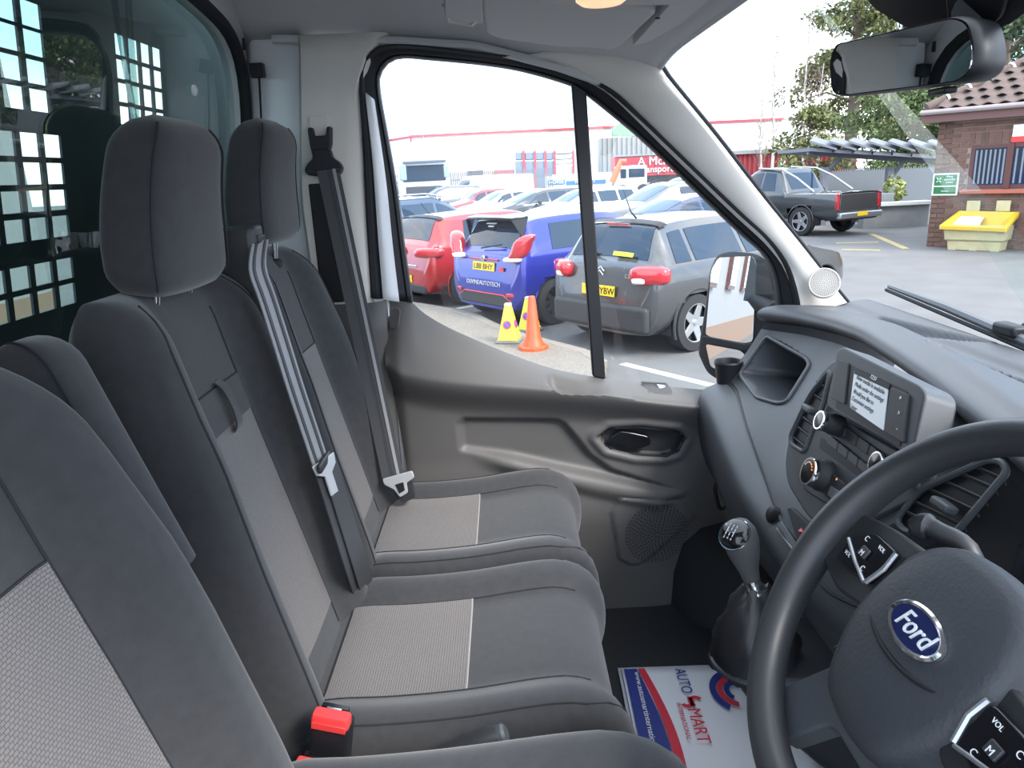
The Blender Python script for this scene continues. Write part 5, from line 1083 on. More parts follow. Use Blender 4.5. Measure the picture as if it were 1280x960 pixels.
# ================================================================ far yard: truck, warehouse, stacks, trailer
def bxm(m, u0, v0, u1, v1, D, depth, zmin=None):
    a = at_y(u0, v1, D); b = at_y(u1, v0, D); x0, x1 = sorted((a[0], b[0])); z0, z1 = sorted((a[2], b[2])); z0 = z0 if zmin is None else zmin
    return m.box(((x0+x1)/2, D+depth/2, (z0+z1)/2), (x1-x0, depth, z1-z0)), (x0, x1, z0, z1)
wclad = mat('white_cladding', (.80, .80, .80), .6, var=(3, .03)); redm = mat('red_trim', (.62, .06, .07), .5)
wb_ = empty('warehouse', (5, 78, 0), 'long white warehouse with thin red roof trim across the yard', 'building'); D = 81
xl, xr = at_y(513, 165, D)[0], at_y(905, 172, D)[0]+6; zt_ = at_y(600, 167, D)[2]
obj('wall', M().box(((xl+xr)/2, D+15, zt_/2), (xr-xl, 30, zt_)), wclad, wb_)
obj('roof_trim', M().box(((xl+xr)/2, D-.1, zt_+.05), (xr-xl+.3, .3, .22)), redm, wb_)
for k in range(14):
    x = xl+1+(xr-xl-2)*k/13; obj('cladding_panel', M().box((x, D-.04, zt_*.5), ((xr-xl-2)/13-.08, .1, zt_-.4)), wclad, wb_)
obj('corner_trim', M().box((xl, D-.05, zt_/2), (.2, .25, zt_)), redm, wb_)
obj('side_wing', M().prism([(xl, D+.5, 0), (xl-14, D+14, 0), (xl-14, D+14, zt_-.6), (xl, D+.5, zt_)], (0, 20, 0)), wclad, wb_, ang=None)
obj('wing_trim', M().tube([(xl, D+.4, zt_+.05), (xl-14, D+13.9, zt_-.55)], .12, 6), redm, wb_)
for u in (726, 531): p = at_y(u, 200, D-.3); obj('downpipe', M().tube([(p[0], D-.2, .2), (p[0], D-.2, zt_)], .06, 6), mat('pipe_grey', (.4, .4, .42), .6), wb_)
m, r = bxm(M(), 560, 196, 642, 222, D-8, 7, 0); obj('loading_bay', m, mat('buff_wall', (.55, .47, .40), .8), wb_)
m, r = bxm(M(), 585, 213, 604, 224, D-8.1, .2, 0); obj('bay_door', m, mat('bay_dark', (.06, .05, .05), .8), wb_)
m, r = bxm(M(), 618, 212, 643, 221, D-8.3, .3); obj('red_sign', m, redm, wb_)
gb_ = empty('grey_shed', (16, 84, 0), 'grey corrugated shed with green roof rising behind the red trailer', 'building')
m, r = bxm(M(), 752, 168, 850, 200, 74, 3, 0); obj('wall', m, mat('grey_cladding', (.28, .29, .28), .7), gb_)
for k in range(16): x = r[0]+(r[1]-r[0])*(k+.5)/16; obj('rib', M().box((x, 73.95, r[3]/2), ((r[1]-r[0])/16*.45, .12, r[3])), mat('grey_cladding', (.28, .29, .28), .7), gb_)
q = [at_y(u, v, 76) for u, v in [(766, 160), (778, 152), (830, 160), (850, 170), (766, 170)]]; obj('roof', M().prism(q, (0, 1, 0)), mat('roof_green', (.18, .30, .20), .7), gb_)
# stacked blue-grey stillage with red posts
sk_ = empty('container_stack', (4, 58, 0), 'stack of pale blue-grey containers with red upright posts', 'containers'); cm_ = mat('container_blue', (.17, .22, .28), .6)
for k, (u0, u1) in enumerate(((645, 656), (657, 669), (670, 682), (683, 693))):
    for j, (v0, v1) in enumerate(((190, 200), (201, 217))): m, r = bxm(M(), u0, v0, u1-.4, v1-.3, 58, 2.4, 0 if j else None); obj('container', m, cm_, sk_, bevel=.03)
for j, (v0, v1) in enumerate(((188, 193), (194, 200), (201, 206), (207, 217))): m, r = bxm(M(), 694.5, v0, 717, v1-.4, 58, 2.4, 0 if j == 3 else None); obj('container', m, mat('container_white', (.36, .40, .42), .6), sk_, bevel=.03)
for u in (655, 669, 682, 693.5, 717): m, r = bxm(M(), u-.9, 188, u+.9, 217, 57.9, .3, 0); obj('post', m, redm, sk_)
hb2 = empty('blue_hoarding', (6, 54, 0), 'long white and blue hoarding with white lettering below the containers', 'hoarding'); m, r = bxm(M(), 682, 215, 765, 236, 54, .3, 0); obj('board', m, wclad, hb2)
for u0, u1 in ((685, 706), (708, 757)): m, r = bxm(M(), u0, 224, u1, 231, 53.9, .1); obj('blue_panel', m, mat('hoarding_blue', (.05, .16, .38), .6), hb2)
text('hoarding_text', 'NORSE', .34, at_y(695.5, 229.5, 53.85), (1, 0, 0), (0, 0, 1), wh, hb2, .01); text('hoarding_text', 'TRANSPORT', .26, at_y(731, 229, 53.85), (1, 0, 0), (0, 0, 1), wh, hb2, .01)
# palisade in front of the yard
pf = empty('yard_fence', (0, 46, 0), 'pale blue-grey palisade fence across the far yard', 'fence'); pfm = mat('palisade_steel', (.15, .17, .19), .6, .2)
xa, xb = at_y(470, 225, 46)[0], at_y(690, 225, 46)[0]; zf = at_y(580, 214, 46)[2]; src = None
for k in range(90):
    x = xa+(xb-xa)*k/89
    if src is None: src = obj('pale', M().prism([(-.035, 0, 0), (.035, 0, 0), (.035, 0, zf-.08), (0, 0, zf), (-.035, 0, zf-.08)], (0, .02, 0)), pfm, None); src.parent = pf; o = src
    else: o = src.copy(); COL.objects.link(o)
    o.location = (x, 0, 0)
for z in (.5, zf-.5): obj('rail', M().box(((xa+xb)/2, 46.05, z), (xb-xa, .05, .06)), pfm, pf)
# truck cab facing us
tk = empty('white_truck', (-4.5, 41, 0), 'white lorry cab facing the car park with dark sun visor', 'truck'); D = 41
xa, xb = at_y(497, 225, D)[0], at_y(561, 225, D)[0]; tc_ = (xa+xb)/2; tw2 = xb-xa; twp = paint('truck_white', (.82, .83, .84))
R = [[(tc_+x*tw2/2*f, D+y, z) for x, y in rpoly([(-1, 0), (1, 0), (1, 2.2), (-1, 2.2)], .18, 3)] for z, f in ((.5, .96), (1.2, 1.0), (2.0, 1.0), (3.0, .97), (3.7, .90), (3.9, .80))]
obj('cab', M().loft([[np.array(p) for p in r] for r in R]), twp, tk)
m, r = bxm(M(), 504, 205, 556, 228, D-.06, .1); obj('windscreen', m, cglass, tk, bevel=.06)
m, r = bxm(M(), 503, 199, 557, 205, D-.35, .35); obj('sun_visor', m, mat('visor_dark', (.10, .12, .14), .3), tk, bevel=.04)
m, r = bxm(M(), 500, 206, 507, 226, D-.30, .2); obj('mirror', m, mat('truck_mirror', (.25, .32, .33), .3), tk, bevel=.05)
m, r = bxm(M(), 555, 206, 561, 222, D-.30, .2); obj('mirror', m, mat('truck_mirror', (.25, .32, .33), .3), tk, bevel=.05)
obj('grille', M().box((tc_, D-.04, 1.25), (tw2*.7, .1, .7)), clad, tk, bevel=.05); obj('bumper', M().box((tc_, D-.06, .62), (tw2*.98, .3, .45)), twp, tk, bevel=.08)
for s in (-1, 1): obj('wheel', M().lathe((tc_+s*(tw2/2-.32), D+.9, .5), (s, 0, 0), [(.3, 0), (.5, .02), (.5, .28), (.3, .30)], 18), tyre, tk)
# red trailer with white lettering
tr_ = empty('red_trailer', (17, 62, 0), 'red box trailer with white company lettering beyond the silver crossover', 'trailer'); D = 62; trm = mat('trailer_red', (.42, .02, .035), .4)
m, r = bxm(M(), 769, 190, 880, 222, D, 2.5); obj('box_body', m, trm, tr_, bevel=.05); obj('top_rail', M().box(((r[0]+r[1])/2, D-.03, r[3]), (r[1]-r[0], .12, .12)), satin, tr_)
obj('chassis', M().box(((r[0]+r[1])/2, D+1.2, r[2]-.25), (r[1]-r[0]-.5, 1.6, .5)), clad, tr_)
for k in range(3): obj('wheel', M().lathe((r[1]-1.5-1.2*k, D+.1, .5), (0, 1, 0), [(.2, 0), (.5, .0), (.5, .35), (.2, .35)], 16), tyre, tr_)
obj('support_leg', M().box((r[0]+2.0, D+.3, .6), (.15, .15, 1.2)), clad, tr_)
text('company_name', 'A McNEILL', .95, at_y(797, 207, D-.08), (1, 0, 0), (0, 0, 1), wh, tr_, .02, align='LEFT'); text('company_name', 'Transport Ltd', .72, at_y(797, 216, D-.08), (1, 0, 0), (0, 0, 1), wh, tr_, .02, align='LEFT', width=4.0)
# crane lorry
cr_ = empty('crane_lorry', (11, 52, 0), 'small white lorry with folded orange crane in front of the red trailer', 'truck'); D = 52
m, r = bxm(M(), 774, 206, 809, 232, D, 2.2, .5); obj('cab', m, twp, cr_, bevel=.12, seg=3)
m, r = bxm(M(), 786, 210, 806, 222, D-.05, .1); obj('windscreen', m, cglass, cr_, bevel=.04); m, r = bxm(M(), 776, 211, 783, 223, D-.05, .1); obj('side_window', m, cglass, cr_, bevel=.04)
obj('crane_arm', M().tube([at_y(u, v, D-.2) for u, v in ((765, 228), (772, 212), (776, 201), (783, 201))], [.22, .2, .16, .12], 8), mat('crane_orange', (.80, .16, .05), .5), cr_)
for u in (778, 804): p = at_y(u, 230, D); obj('wheel', M().lathe((p[0], D-.05, .48), (0, 1, 0), [(.2, 0), (.48, 0), (.48, .3), (.2, .3)], 16), tyre, cr_)
# ================================================================ seen through the windscreen
# brick building
bk = empty('brick_building', (10.6, 14.6, 0), 'single-storey brown brick building with tiled hip roof', 'building')
CB = np.array([9.45, 15.75, 0]); wd = nrm((.65, -.76, 0)); wnv = np.array([-wd[1]*-1, 0, 0]); wout = nrm(np.cross(wd, [0, 0, 1])); wout = wout if wout@(CAM-CB) > 0 else -wout
CB = CB-wout*.22-wd*.08; EZ = 2.72; morm = mat('mortar', (.28, .235, .20), .95, bump=(80, .4, .004)); brm = [mat('brick_%d' % k, c, .9, bump=(60, .4, .004), var=(9, .15)) for k, c in enumerate(((.135, .075, .055), (.16, .088, .066), (.115, .066, .05), (.15, .08, .06)))]
obj('wall', M().prism([CB, CB+wd*7, CB+wd*7+np.array([0, 0, EZ]), CB+np.array([0, 0, EZ])], -wout*.3), morm, bk, ang=None)
obj('return_wall', M().prism([CB, CB-wout*6, CB-wout*6+np.array([0, 0, EZ]), CB+np.array([0, 0, EZ])], wd*.3), brm[0], bk, ang=None)
def on_wall(u, v, off=.0): return at_p(u, v, CB+wout*off, wout)
def wc(u, v): p = on_wall(u, v)-CB; return float(p@wd), float(p[2])
w_tl, w_br = wc(1215, 182), wc(1300, 232); wy0, wy1 = w_tl[0], w_tl[0]+1.75; wz1 = w_tl[1]; wz0 = wc(1213, 236)[1]
CH, BLn = .105, .315; LT = math.ceil((wz1+.19)/CH)*CH; srcs = []; cnt = 0; nr = int(EZ/CH)
for r_ in range(nr):
    for k in range(13):
        a = k*BLn+(BLn/2 if r_ % 2 else 0)-BLn/2; b = a+BLn-.022; a = max(a, .0)
        if b-a < .05 or a > 3.55: continue
        z0, z1 = r_*CH+.01, (r_+1)*CH-.008
        if b > wy0-.02 and a < wy1+.02 and z1 > wz0-.05 and z0 < LT-.02: 
            if a < wy0-.1: b = wy0-.03
            else: continue
        key = round(b-a, 3); sm = next((s for s in srcs if s[0] == key), None)
        c = CB+wd*(a+b)/2+wout*.004+np.array([0, 0, (z0+z1)/2])
        if cnt >= 298: continue
        if sm is None:
            me_o = obj('brick', M().box((0, 0, 0), (b-a, .03, z1-z0), np.stack([wd, wout, [0, 0, 1]], 1)), brm[cnt % 4], None, ang=None); me_o.parent = bk; srcs.append((key, me_o)); o = me_o
        else: o = sm[1].copy(); COL.objects.link(o)
        o.location = Vector(c)-bk.location; o.location = o.location+Vector((0, 0, 0)); cnt += 1
        if sm is not None: 
            o.material_slots[0].link = 'OBJECT'; o.material_slots[0].material = brm[(cnt*7+r_) % 4]
for k in range(14):
    a = wy0-.05+k*.125; 
    if a > wy1: break
    obj('lintel_brick', M().box(CB+wd*(a+.05)+wout*.006+np.array([0, 0, (wz1+.012+LT-.008)/2]), (.105, .03, LT-wz1-.02), np.stack([wd, wout, [0, 0, 1]], 1)), brm[k % 4], bk, ang=None)
wfm = mat('brown_frame', (.10, .035, .03), .5); wp_ = lambda a, z, o=.0: CB+wd*a+wout*o+np.array([0, 0, z])
wn2 = obj('window', M().prism([wp_(wy0, wz0, .02), wp_(wy1, wz0, .02), wp_(wy1, wz1, .02), wp_(wy0, wz1, .02)], -wout*.02), wfm, bk, ang=None)
for a, b in ((wy0+.08, wy0+.68), (wy0+.80, wy0+1.62)):
    obj('pane', M().prism([wp_(a, wz0+.08, .024), wp_(b, wz0+.08, .024), wp_(b, wz1-.07, .024), wp_(a, wz1-.07, .024)], -wout*.01), cglass, wn2, ang=None)
    n_ = 7
    for k in range(n_): x = a+(b-a)*(k+.5)/n_; obj('blind_slat', M().prism([wp_(x-.018, wz0+.1, .027), wp_(x+.018, wz0+.1, .027), wp_(x+.018, wz1-.1, .027), wp_(x-.018, wz1-.1, .027)], wout*.002), mat('blind_grey', (.20, .22, .25), .7), wn2, ang=None)
obj('mullion', M().prism([wp_(wy0+.68, wz0, .05), wp_(wy0+.80, wz0, .05), wp_(wy0+.80, wz1, .05), wp_(wy0+.68, wz1, .05)], -wout*.04), wfm, wn2)
obj('window_sill', M().box(wp_((wy0+wy1)/2, wz0-.06, .06), (wy1-wy0+.2, .16, .08), np.stack([wd, wout, [0, 0, 1]], 1)), mat('sill_red', (.42, .12, .08), .8), bk, bevel=.01)
# eaves, gutter, hip roof with tiles
ov = .28; eL = CB-wd*ov+wout*ov; eR = CB+wd*7+wout*ov; hip = nrm(wd-wout); slope = .62
obj('soffit_board', M().prism([eL+np.array([0, 0, EZ-.06]), eR+np.array([0, 0, EZ-.06]), eR+np.array([0, 0, EZ+.12]), eL+np.array([0, 0, EZ+.12])], -wout*.5), mat('soffit_brown', (.14, .07, .06), .6), bk, ang=None)
obj('gutter', M().tube([eL+wout*.05+np.array([0, 0, EZ+.15]), eR+wout*.05+np.array([0, 0, EZ+.15])], .055, 8), mat('gutter_grey', (.30, .25, .24), .5), bk)
tlm = mat('roof_tile', (.105, .075, .065), .9, bump=(40, .4, .006), var=(5, .2)); zr = EZ+.16; rl = 3.2
top_ = eL+(wd-wout)*rl+np.array([0, 0, zr+rl*slope])
obj('roof_deck', M().add([eL+np.array([0, 0, zr]), eR+np.array([0, 0, zr]), eR-wout*rl+np.array([0, 0, zr+rl*slope]), top_, eL-wout*7+np.array([0, 0, zr]), ], [(0, 1, 2, 3), (0, 3, 4)]), mat('roof_felt', (.08, .06, .05), .9), bk, ang=None, solid=.05)
up_ = nrm(-wout+np.array([0, 0, slope])); tn2 = nrm(np.cross(wd, up_)); tn2 = tn2 if tn2[2] > 0 else -tn2
TW, TH = .30, .33; prof_ = [(t*TW-TW/2, .030*math.sin(t*2*math.pi)+.012) for t in np.linspace(0, 1, 9)]; src = None; ntile = 0
for r_ in range(9):
    for k in range(17):
        a = k*TW+(0 if r_ % 2 else TW/2); s_ = r_*TH*.92
        if a < s_*up_@(-wout)*1.0+.18: continue
        if a > 5.0: continue
        c = eL+np.array([0, 0, zr+.035])+wd*a+up_*(s_+TH/2)+tn2*.01
        if src is None:
            rows = [[wd*x+up_*y+tn2*(z+(.03 if y < 0 else 0)) for x, z in prof_] for y in (-TH/2, TH/2)]; low_ = [[p-tn2*.018 for p in r] for r in rows]
            mm = M().loft([rows[0]+low_[0][::-1], rows[1]+low_[1][::-1]]); src = obj('roof_tile', mm, tlm, None, ang=50); src.parent = bk; o = src
        else: o = src.copy(); COL.objects.link(o)
        o.location = Vector(c)-bk.location; ntile += 1
hd = nrm(top_-(eL+np.array([0, 0, zr])))
for k in range(9):
    c = eL+np.array([0, 0, zr+.05])+hd*(k*.46+.1); obj('hip_tile', M().tube([c, c+hd*.44], [.11, .095], 10), tlm, bk)
    obj('hip_mortar', M().tube([c+hd*.42, c+hd*.47], .112, 10), mat('hip_mortar', (.62, .60, .57), .9), bk)
# fire assembly sign, white and red notice
def wall_rect(u0, v0, u1, v1, o):
    p = [on_wall(u0, v0, o), on_wall(u1, v0-2, o), on_wall(u1-2, v1-2, o), on_wall(u0-3, v1, o)]; return p
a0_, zt0 = wc(1168, 217); a1_, zb0 = wc(1197, 244)
sg = empty('assembly_sign', tuple(wp_((a0_+a1_)/2, zb0, .03)), 'green and white fire assembly point sign on the brick wall', 'sign')
grn = mat('sign_green', (.02, .15, .045), .5); R4 = lambda a, b, z0, z1, o: [wp_(a, z0, o), wp_(b, z0, o), wp_(b, z1, o), wp_(a, z1, o)]
obj('board', M().prism(R4(a0_, a1_, zb0, zt0, .045), -wout*.02), wh, sg, ang=None); zm_ = zb0+(zt0-zb0)*.42; e_ = .03
obj('green_field', M().prism(R4(a0_+e_, a1_-e_, zm_+.012, zt0-e_, .047), -wout*.003), grn, sg, ang=None); obj('green_field', M().prism(R4(a0_+e_, a1_-e_, zb0+e_, zm_-.012, .047), -wout*.003), grn, sg, ang=None)
rd = wd; H_ = zt0-zb0; Wd_ = a1_-a0_
for k, s in enumerate(('Fire', 'assembly', 'point')): text('sign_text', s, H_*.13, wp_(a0_+Wd_*.66, zt0-H_*(.19+.125*k), .05), rd, (0, 0, 1), wh, sg, .002, width=Wd_*(.22 if k == 0 else .42 if k == 1 else .26))
text('sign_text', 'Visitors', H_*.10, wp_(a0_+Wd_*.5, zb0+H_*.17, .05), rd, (0, 0, 1), wh, sg, .002)
m = M()
for k in range(4):
    a = math.pi/4+k*math.pi/2; d2 = wd*math.cos(a)+np.array([0, 0, 1])*math.sin(a); c = wp_(a0_+Wd_*.24, zt0-H_*.30, .05); m.tube([c+d2*H_*.04, c+d2*H_*.13], H_*.016, 6)
obj('arrow_mark', m, wh, sg)
nb = empty('notice_board', tuple(on_wall(1275, 172, .03)), 'white notice with a red lower band high on the brick wall', 'sign'); a0_, zt0 = wc(1268, 156); zb0 = wc(1268, 172)[1]
obj('board', M().prism(R4(a0_, a0_+.9, zb0-.0, zt0, .04), -wout*.02), wh, nb, ang=None); obj('red_band', M().prism(R4(a0_-.01, a0_+.9, zb0-.09, zb0+.02, .045), -wout*.02), red_p, nb, ang=None)
# yellow grit bin against the wall
gbn = at_z(1180, 312, 0); gbr = at_z(1256, 314, 0); gd_ = nrm(gbr-gbn); gl2 = np.linalg.norm(gbr-gbn); gi = nrm(np.cross(gd_, [0, 0, 1])); gi = gi if gi@(CAM-gbn) < 0 else -gi; gd_ = wd; gi = -wout; off_ = .585-float((gbn-CB)@wout); gbn = gbn+wout*off_; gbr = gbn+gd_*gl2
gt_ = empty('grit_bin', tuple((gbn+gbr)/2), 'yellow plastic grit bin standing open against the brick wall', 'grit bin'); yel = mat('grit_yellow', (.62, .40, .03), .5); crm = mat('grit_cream', (.50, .44, .25), .7, var=(4, .1))
gq = lambda a, d_, z: gbn+gd_*(a*gl2)+gi*d_+np.array([0, 0, z])
hz_ = 1.0
R = [[gq(a, d_, z) for a, d_ in ((a0, d0), (1-a0, d0), (1-a0, .50-d0*.3), (a0, .50-d0*.3))] for z, a0, d0 in ((.0, .06, .06), (.20, .04, .04), (.22, .0, .0), (.50, -.02, -.02), (.52, -.03, -.03))]
obj('tub', M().loft(R), crm, gt_, bevel=.015)
ro_ = [gq(-.08, -.10, .53), gq(1.05, -.10, .50), gq(1.08, .49, .78), gq(0.06, .49, .80)]; ri_ = [gq(-.02, -.02, .55), gq(1.0, -.02, .52), gq(1.02, .44, .78), gq(.10, .44, .80)]
obj('rim', M().loft([[p-np.array([0, 0, .08]) for p in ro_], ro_, ri_, [p*.5+np.mean(ri_, axis=0)*.5-np.array([0, 0, .25]) for p in ri_]], caps=False), yel, gt_, bevel=.012)
sal = [[gq(.10+.45*i/7, .02+.34*j/6, .46+.07*math.sin(i/7*3.1)*math.sin(j/6*3.1)+.03*rng.random()+.20*j/6) for j in range(7)] for i in range(8)]; obj('grit', M().grid(sal), mat('salt_white', (.75, .72, .68), .9), gt_, solid=.02)
for a in (.30, .80): obj('lid_tab', M().box(gq(a, .50, .90), (.26, .04, .22), np.stack([gd_, gi, [0, 0, 1]], 1)), crm, gt_, bevel=.01)
for a in (.08, .44, .80): obj('skid', M().box(gq(a+.06, .25, .04), (.16, .40, .09), np.stack([gd_, gi, [0, 0, 1]], 1)), crm, gt_, bevel=.01)
# timber canopy with slanting roof panels, on posts
cn = empty('canopy', tuple(at_y(1100, 245, 23)*np.array([1, 1, 0])), 'pale grey timber canopy with slanting roof slats on two braced posts', 'canopy'); tim = mat('grey_timber', (.14, .15, .175), .75, var=(5, .12)); D = 23
for u in (1031, 1112):
    p = at_y(u, 215, D); obj('post', M().box((p[0], D, p[2]/2+.05), (.20, .20, p[2]+.2)), tim, cn, bevel=.01); t_ = at_y(u+24, 192, D); b_ = at_y(u-4 if u == 1031 else u+2, 222, D)
    obj('brace', M().tube([b_, t_], .075, 4), tim, cn, ang=None)
bm = [at_y(1010, 188, D), at_y(1166, 200, D)]; obj('beam', M().box((bm[0]+bm[1])/2, (np.linalg.norm(bm[1]-bm[0]), .14, .26), np.stack([nrm(bm[1]-bm[0]), [0, 1, 0], nrm(np.cross(nrm(bm[1]-bm[0]), [0, 1, 0]))], 1)), tim, cn)
for k in range(7):
    u = 1012+k*24.5; v = 179+k*.5; a, b, c, d_ = at_y(u, v-1-k*.4, D-.6), at_y(u+34, v+9, D-.6), at_y(u+40, v+4, D+2.6), at_y(u+6, v-6, D+2.6)
    obj('roof_slat', M().prism([a, b, c, d_], (0, 0, .06)), tim, cn, ang=None)
    a, b = at_y(u+4, 189+k*1.4, D-.5), at_y(u+30, 191+k*1.4, D-.5); obj('rafter', M().prism([a, b, b+np.array([0, 3, 0]), a+np.array([0, 3, 0])], (0, 0, .10)), tim, cn, ang=None)
# palisade fence behind, low grey wall
p2 = empty('palisade_fence', tuple(at_y(1100, 240, 27)*np.array([1, 1, 0])), 'grey steel palisade fence with pointed pales behind the canopy', 'fence'); xa, xb = at_y(1035, 220, 27)[0], at_y(1172, 215, 27)[0]; zf = at_y(1090, 214, 27)[2]+.1; src = None
for k in range(46):
    x = xa+(xb-xa)*k/45
    if src is None: src = obj('pale', M().prism([(-.045, 0, 0), (.045, 0, 0), (.045, 0, zf-.10), (0, 0, zf), (-.045, 0, zf-.10)], (0, .03, 0)), pfm, None); src.parent = p2; o = src
    else: o = src.copy(); COL.objects.link(o)
    o.location = (x-p2.location[0], 0, 0)
for z in (.4, zf-.4): obj('rail', M().box(((xa+xb)/2, 27.05, z), (xb-xa, .06, .07)), pfm, p2)
lw = empty('low_wall', tuple(at_y(1120, 285, 21)*np.array([1, 1, 0])), 'low grey rendered wall with pale coping below the palisade fence', 'wall'); D = 21
m, r = bxm(M(), 1078, 255, 1162, 292, D, .3, 0); obj('render', m, mat('grey_render', (.22, .23, .23), .8, var=(3, .1)), lw); obj('coping', M().box(((r[0]+r[1])/2, D+.12, r[3]+.05), (r[1]-r[0]+.15, .45, .10)), mat('coping_stone', (.55, .57, .56), .8), lw, bevel=.01)
pl_ = empty('planter', tuple(at_y(1100, 252, 21.8)*np.array([1, 1, 0])), 'dark planter trough with small yellow-green shrub on the low wall', 'planter'); m, r = bxm(M(), 1086, 241, 1118, 256, 21.5, .6, 0); obj('trough', m, mat('trough_grey', (.16, .18, .19), .8), pl_, bevel=.02)
def leaves(center, rad, n, size, squash=(1, 1, 1), shell=.55):
    c = np.array(center); m = M()
    for _ in range(n):
        v = rng.normal(size=3); v /= np.linalg.norm(v); r_ = (shell+(1-shell)*rng.random())*1.0; p = c+v*r_*np.array(rad); a = rng.normal(size=3); a /= np.linalg.norm(a); b = np.cross(a, rng.normal(size=3)); b /= np.linalg.norm(b)+1e-9; s = size*(.6+.8*rng.random())
        m.v += [tuple(p-a*s), tuple(p+b*s*.5), tuple(p+a*s), tuple(p-b*s*.5)]; k = len(m.v); m.f.append((k-4, k-3, k-2, k-1))
    return m
gy = mat('leaf_yellow_green', (.24, .27, .08), .8, var=(2, .2))
p = at_y(1117, 240, 21.8); tag(obj('shrub', leaves(p, (.35, .3, .5), 300, .07), gy, pl_, ang=None, fix=False), kind='stuff')
# lamp post, red far building, trees
lp = empty('lamp_post', tuple(at_y(978, 235, 38)*np.array([1, 1, 0])), 'tall white lamp post standing before the red building', 'lamp post'); b_ = at_y(978, 215, 38); t_ = at_y(993, 0, 38); t2 = b_+(t_-b_)*1.25
obj('pole', M().tube([np.array([b_[0], 38, 0]), b_, t2], [.14, .12, .07], 10), mat('pole_white', (.72, .74, .76), .5), lp); obj('base_plate', M().box((b_[0], 38, .05), (.5, .5, .1)), steel, lp)
obj('lantern', M().box(t2+np.array([-.5, 0, .05]), (1.1, .3, .14)), satin, lp, bevel=.04)
rb2 = empty('red_shed', (27, 62, 0), 'long red clad shed behind the bare birch trees', 'building'); m, r = bxm(M(), 915, 186, 1072, 222, 62, 3, 0); obj('wall', m, mat('shed_red', (.40, .06, .065), .7), rb2); n_ = 26
for k in range(n_): x = r[0]+(r[1]-r[0])*(k+.5)/n_; obj('rib', M().box((x, 61.95, r[3]/2), ((r[1]-r[0])/n_*.5, .12, r[3])), mat('shed_red', (.40, .06, .065), .7), rb2)
obj('roof', M().box(((r[0]+r[1])/2, 63.4, r[3]+.15), (r[1]-r[0]+.4, 3.6, .3)), mat('shed_roof', (.35, .34, .34), .7), rb2)
bark = mat('bark', (.13, .10, .08), .95, bump=(8, .6, .03)); birch = mat('birch_bark', (.50, .47, .43), .9, bump=(8, .3, .02), var=(3, .25)); twigm = mat('twig', (.26, .19, .16), .9)
lf = [mat('leaf_dark', (.045, .075, .03), .8, var=(.7, .3)), mat('leaf_mid', (.085, .12, .04), .8, var=(.7, .3)), mat('leaf_olive', (.15, .16, .06), .8, var=(.7, .3))]
def tree(name, label, u, D, h, crown, kind, mt_, n, size, group=None):
    b = at_y(u, 230, D); b = np.array([b[0], D, 0]); t = empty(name, tuple(b), label, 'tree', group)
    obj('trunk', M().tube([b, b+np.array([.1, 0, h*.35]), b+np.array([-.1, 0, h*.7]), b+np.array([0, 0, h*.97])], [h*.028, h*.022, h*.013, h*.004], 8), bark, t)
    m = M()
    for k in range(26):
        f = .22+.75*k/26; L_ = crown*(1-f*.65 if kind == 'c' else .8)*(.7+.5*rng.random()); a = k*2.4; c = b+np.array([0, 0, h*f]); m.tube([c, c+np.array([math.cos(a)*L_*.5, math.sin(a)*L_*.5, L_*.16]), c+np.array([math.cos(a)*L_, math.sin(a)*L_, L_*.05])], [h*.006, h*.004, h*.001], 5)
    obj('branches', m, bark, t); lm = M()
    for k in range(54):
        f = .16+.84*rng.random(); rr = crown*((1-f)**.7*1.05+.10 if kind == 'c' else math.sin(min(1, f*1.02)*math.pi)**.6); a = rng.random()*6.28; q = rr*(.35+.6*rng.random())
        s = crown*(.20+.14*rng.random()); g = leaves(b+np.array([math.cos(a)*q, math.sin(a)*q, h*f]), (s*1.25, s*1.25, s*.62), n//54, size, shell=.3); lm.add(g.v, g.f)
    tag(obj('foliage', lm, mt_, t, ang=None, fix=False), kind='stuff')
G_ = 'trees beyond the yard fence'
tree('conifer', 'tall olive-green conifer beside the lamp post', 1058, 47, 15.9, 4.2, 'c', lf[2], 16000, .14, G_)
tree('conifer', 'dark conifer rising behind the rear-view mirror', 1118, 56, 20, 5.6, 'c', lf[0], 17000, .15, G_)
tree('broad_tree', 'broad mid-green tree behind the timber canopy', 1135, 30.5, 5.6, 2.8, 'b', lf[1], 15000, .09, G_)
tree('broad_tree', 'large dark green tree above the brick building roof', 1240, 36, 9.8, 4.4, 'b', lf[0], 17000, .12, G_)
tree('broad_tree', 'olive-green tree at the edge of the brick building beyond the mirror', 1335, 44, 14.6, 5.4, 'b', lf[1], 15000, .14, G_)
tree('broad_tree', 'small yellow-green tree in front of the red shed by the lamp post', 1010, 35, 4.3, 1.9, 'b', lf[2], 3500, .12, G_)
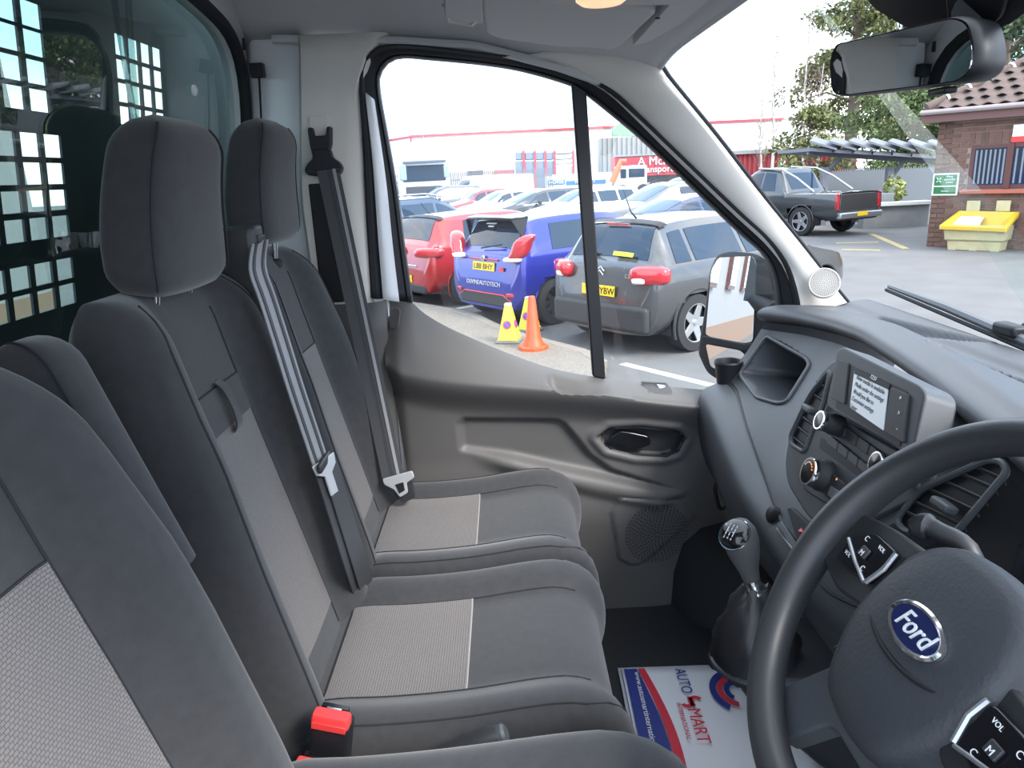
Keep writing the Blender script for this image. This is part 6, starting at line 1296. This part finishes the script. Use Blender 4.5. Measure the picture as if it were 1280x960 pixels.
for k, (u, D, h, lab) in enumerate(((962, 42, 9.5, 'bare birch left of the lamp post'), (948, 47, 6.0, 'small bare birch by the edge of the windscreen pillar'), (1000, 43, 10.0, 'bare birch just right of the lamp post'), (1018, 41, 6.9, 'bare birch between lamp post and olive conifer'))):
    b = at_y(u, 230, D); b = np.array([b[0], D, 0]); t = empty('bare_birch', tuple(b), lab.replace('left of', 'on the shed side of').replace('just right of', 'standing close behind') , 'tree', 'bare birches before the red shed'); obj('trunk', M().tube(spline([b, b+np.array([.12, 0, h*.3]), b+np.array([-.05, 0, h*.62]), b+np.array([.1, 0, h])], 4), list(np.linspace(.11, .012, 13)), 7), birch, t); m = M(); m2 = M()
    for i in range(34):
        f = .25+.72*i/34; a = i*2.4+k; L_ = h*.20*(1.15-f); c = b+np.array([.03, 0, h*f]); e = c+np.array([math.cos(a)*L_*.6, math.sin(a)*L_*.6, L_*1.1]); m.tube([c, (c+e)/2+np.array([0, 0, -.05]), e], [.022, .014, .005], 4)
        for j in range(5):
            s0 = c+(e-c)*(.4+.12*j); d2 = rng.normal(size=3)*.35*h/9; d2[2] = abs(d2[2])*.6-.1; m2.tube([s0, s0+d2], [.009, .004], 3)
    obj('branches', m, twigm, t); tag(obj('twigs', m2, twigm, t, ang=None), kind='stuff')
# ================================================================ office block behind the van, seen in the door mirror
ob = empty('office_block', (-17, 5.8, 0), 'pale grey office block with brown brick base reflected in the door mirror', 'building')
obj('wall', M().box((-17, 5.8, 2.6), (22, 6, 3.6)), mat('office_panel', (.30, .30, .30), .7, var=(1, .03)), ob); obj('brick_base', M().box((-17, 5.8, .4), (22.04, 6.04, .8)), mat('brick_base', (.26, .17, .12), .9), ob)
for k in range(5):
    x = -8.6-4*k; w_ = obj('window', M().box((x, 2.77, 2.4), (1.6, .1, 1.5)), wfm, ob); obj('pane', M().box((x, 2.73, 2.4), (1.4, .06, 1.3)), cglass, w_)
obj('parapet', M().box((-17, 5.8, 4.5), (22.2, 6.2, .25)), mat('parapet_grey', (.4, .4, .42), .7), ob)
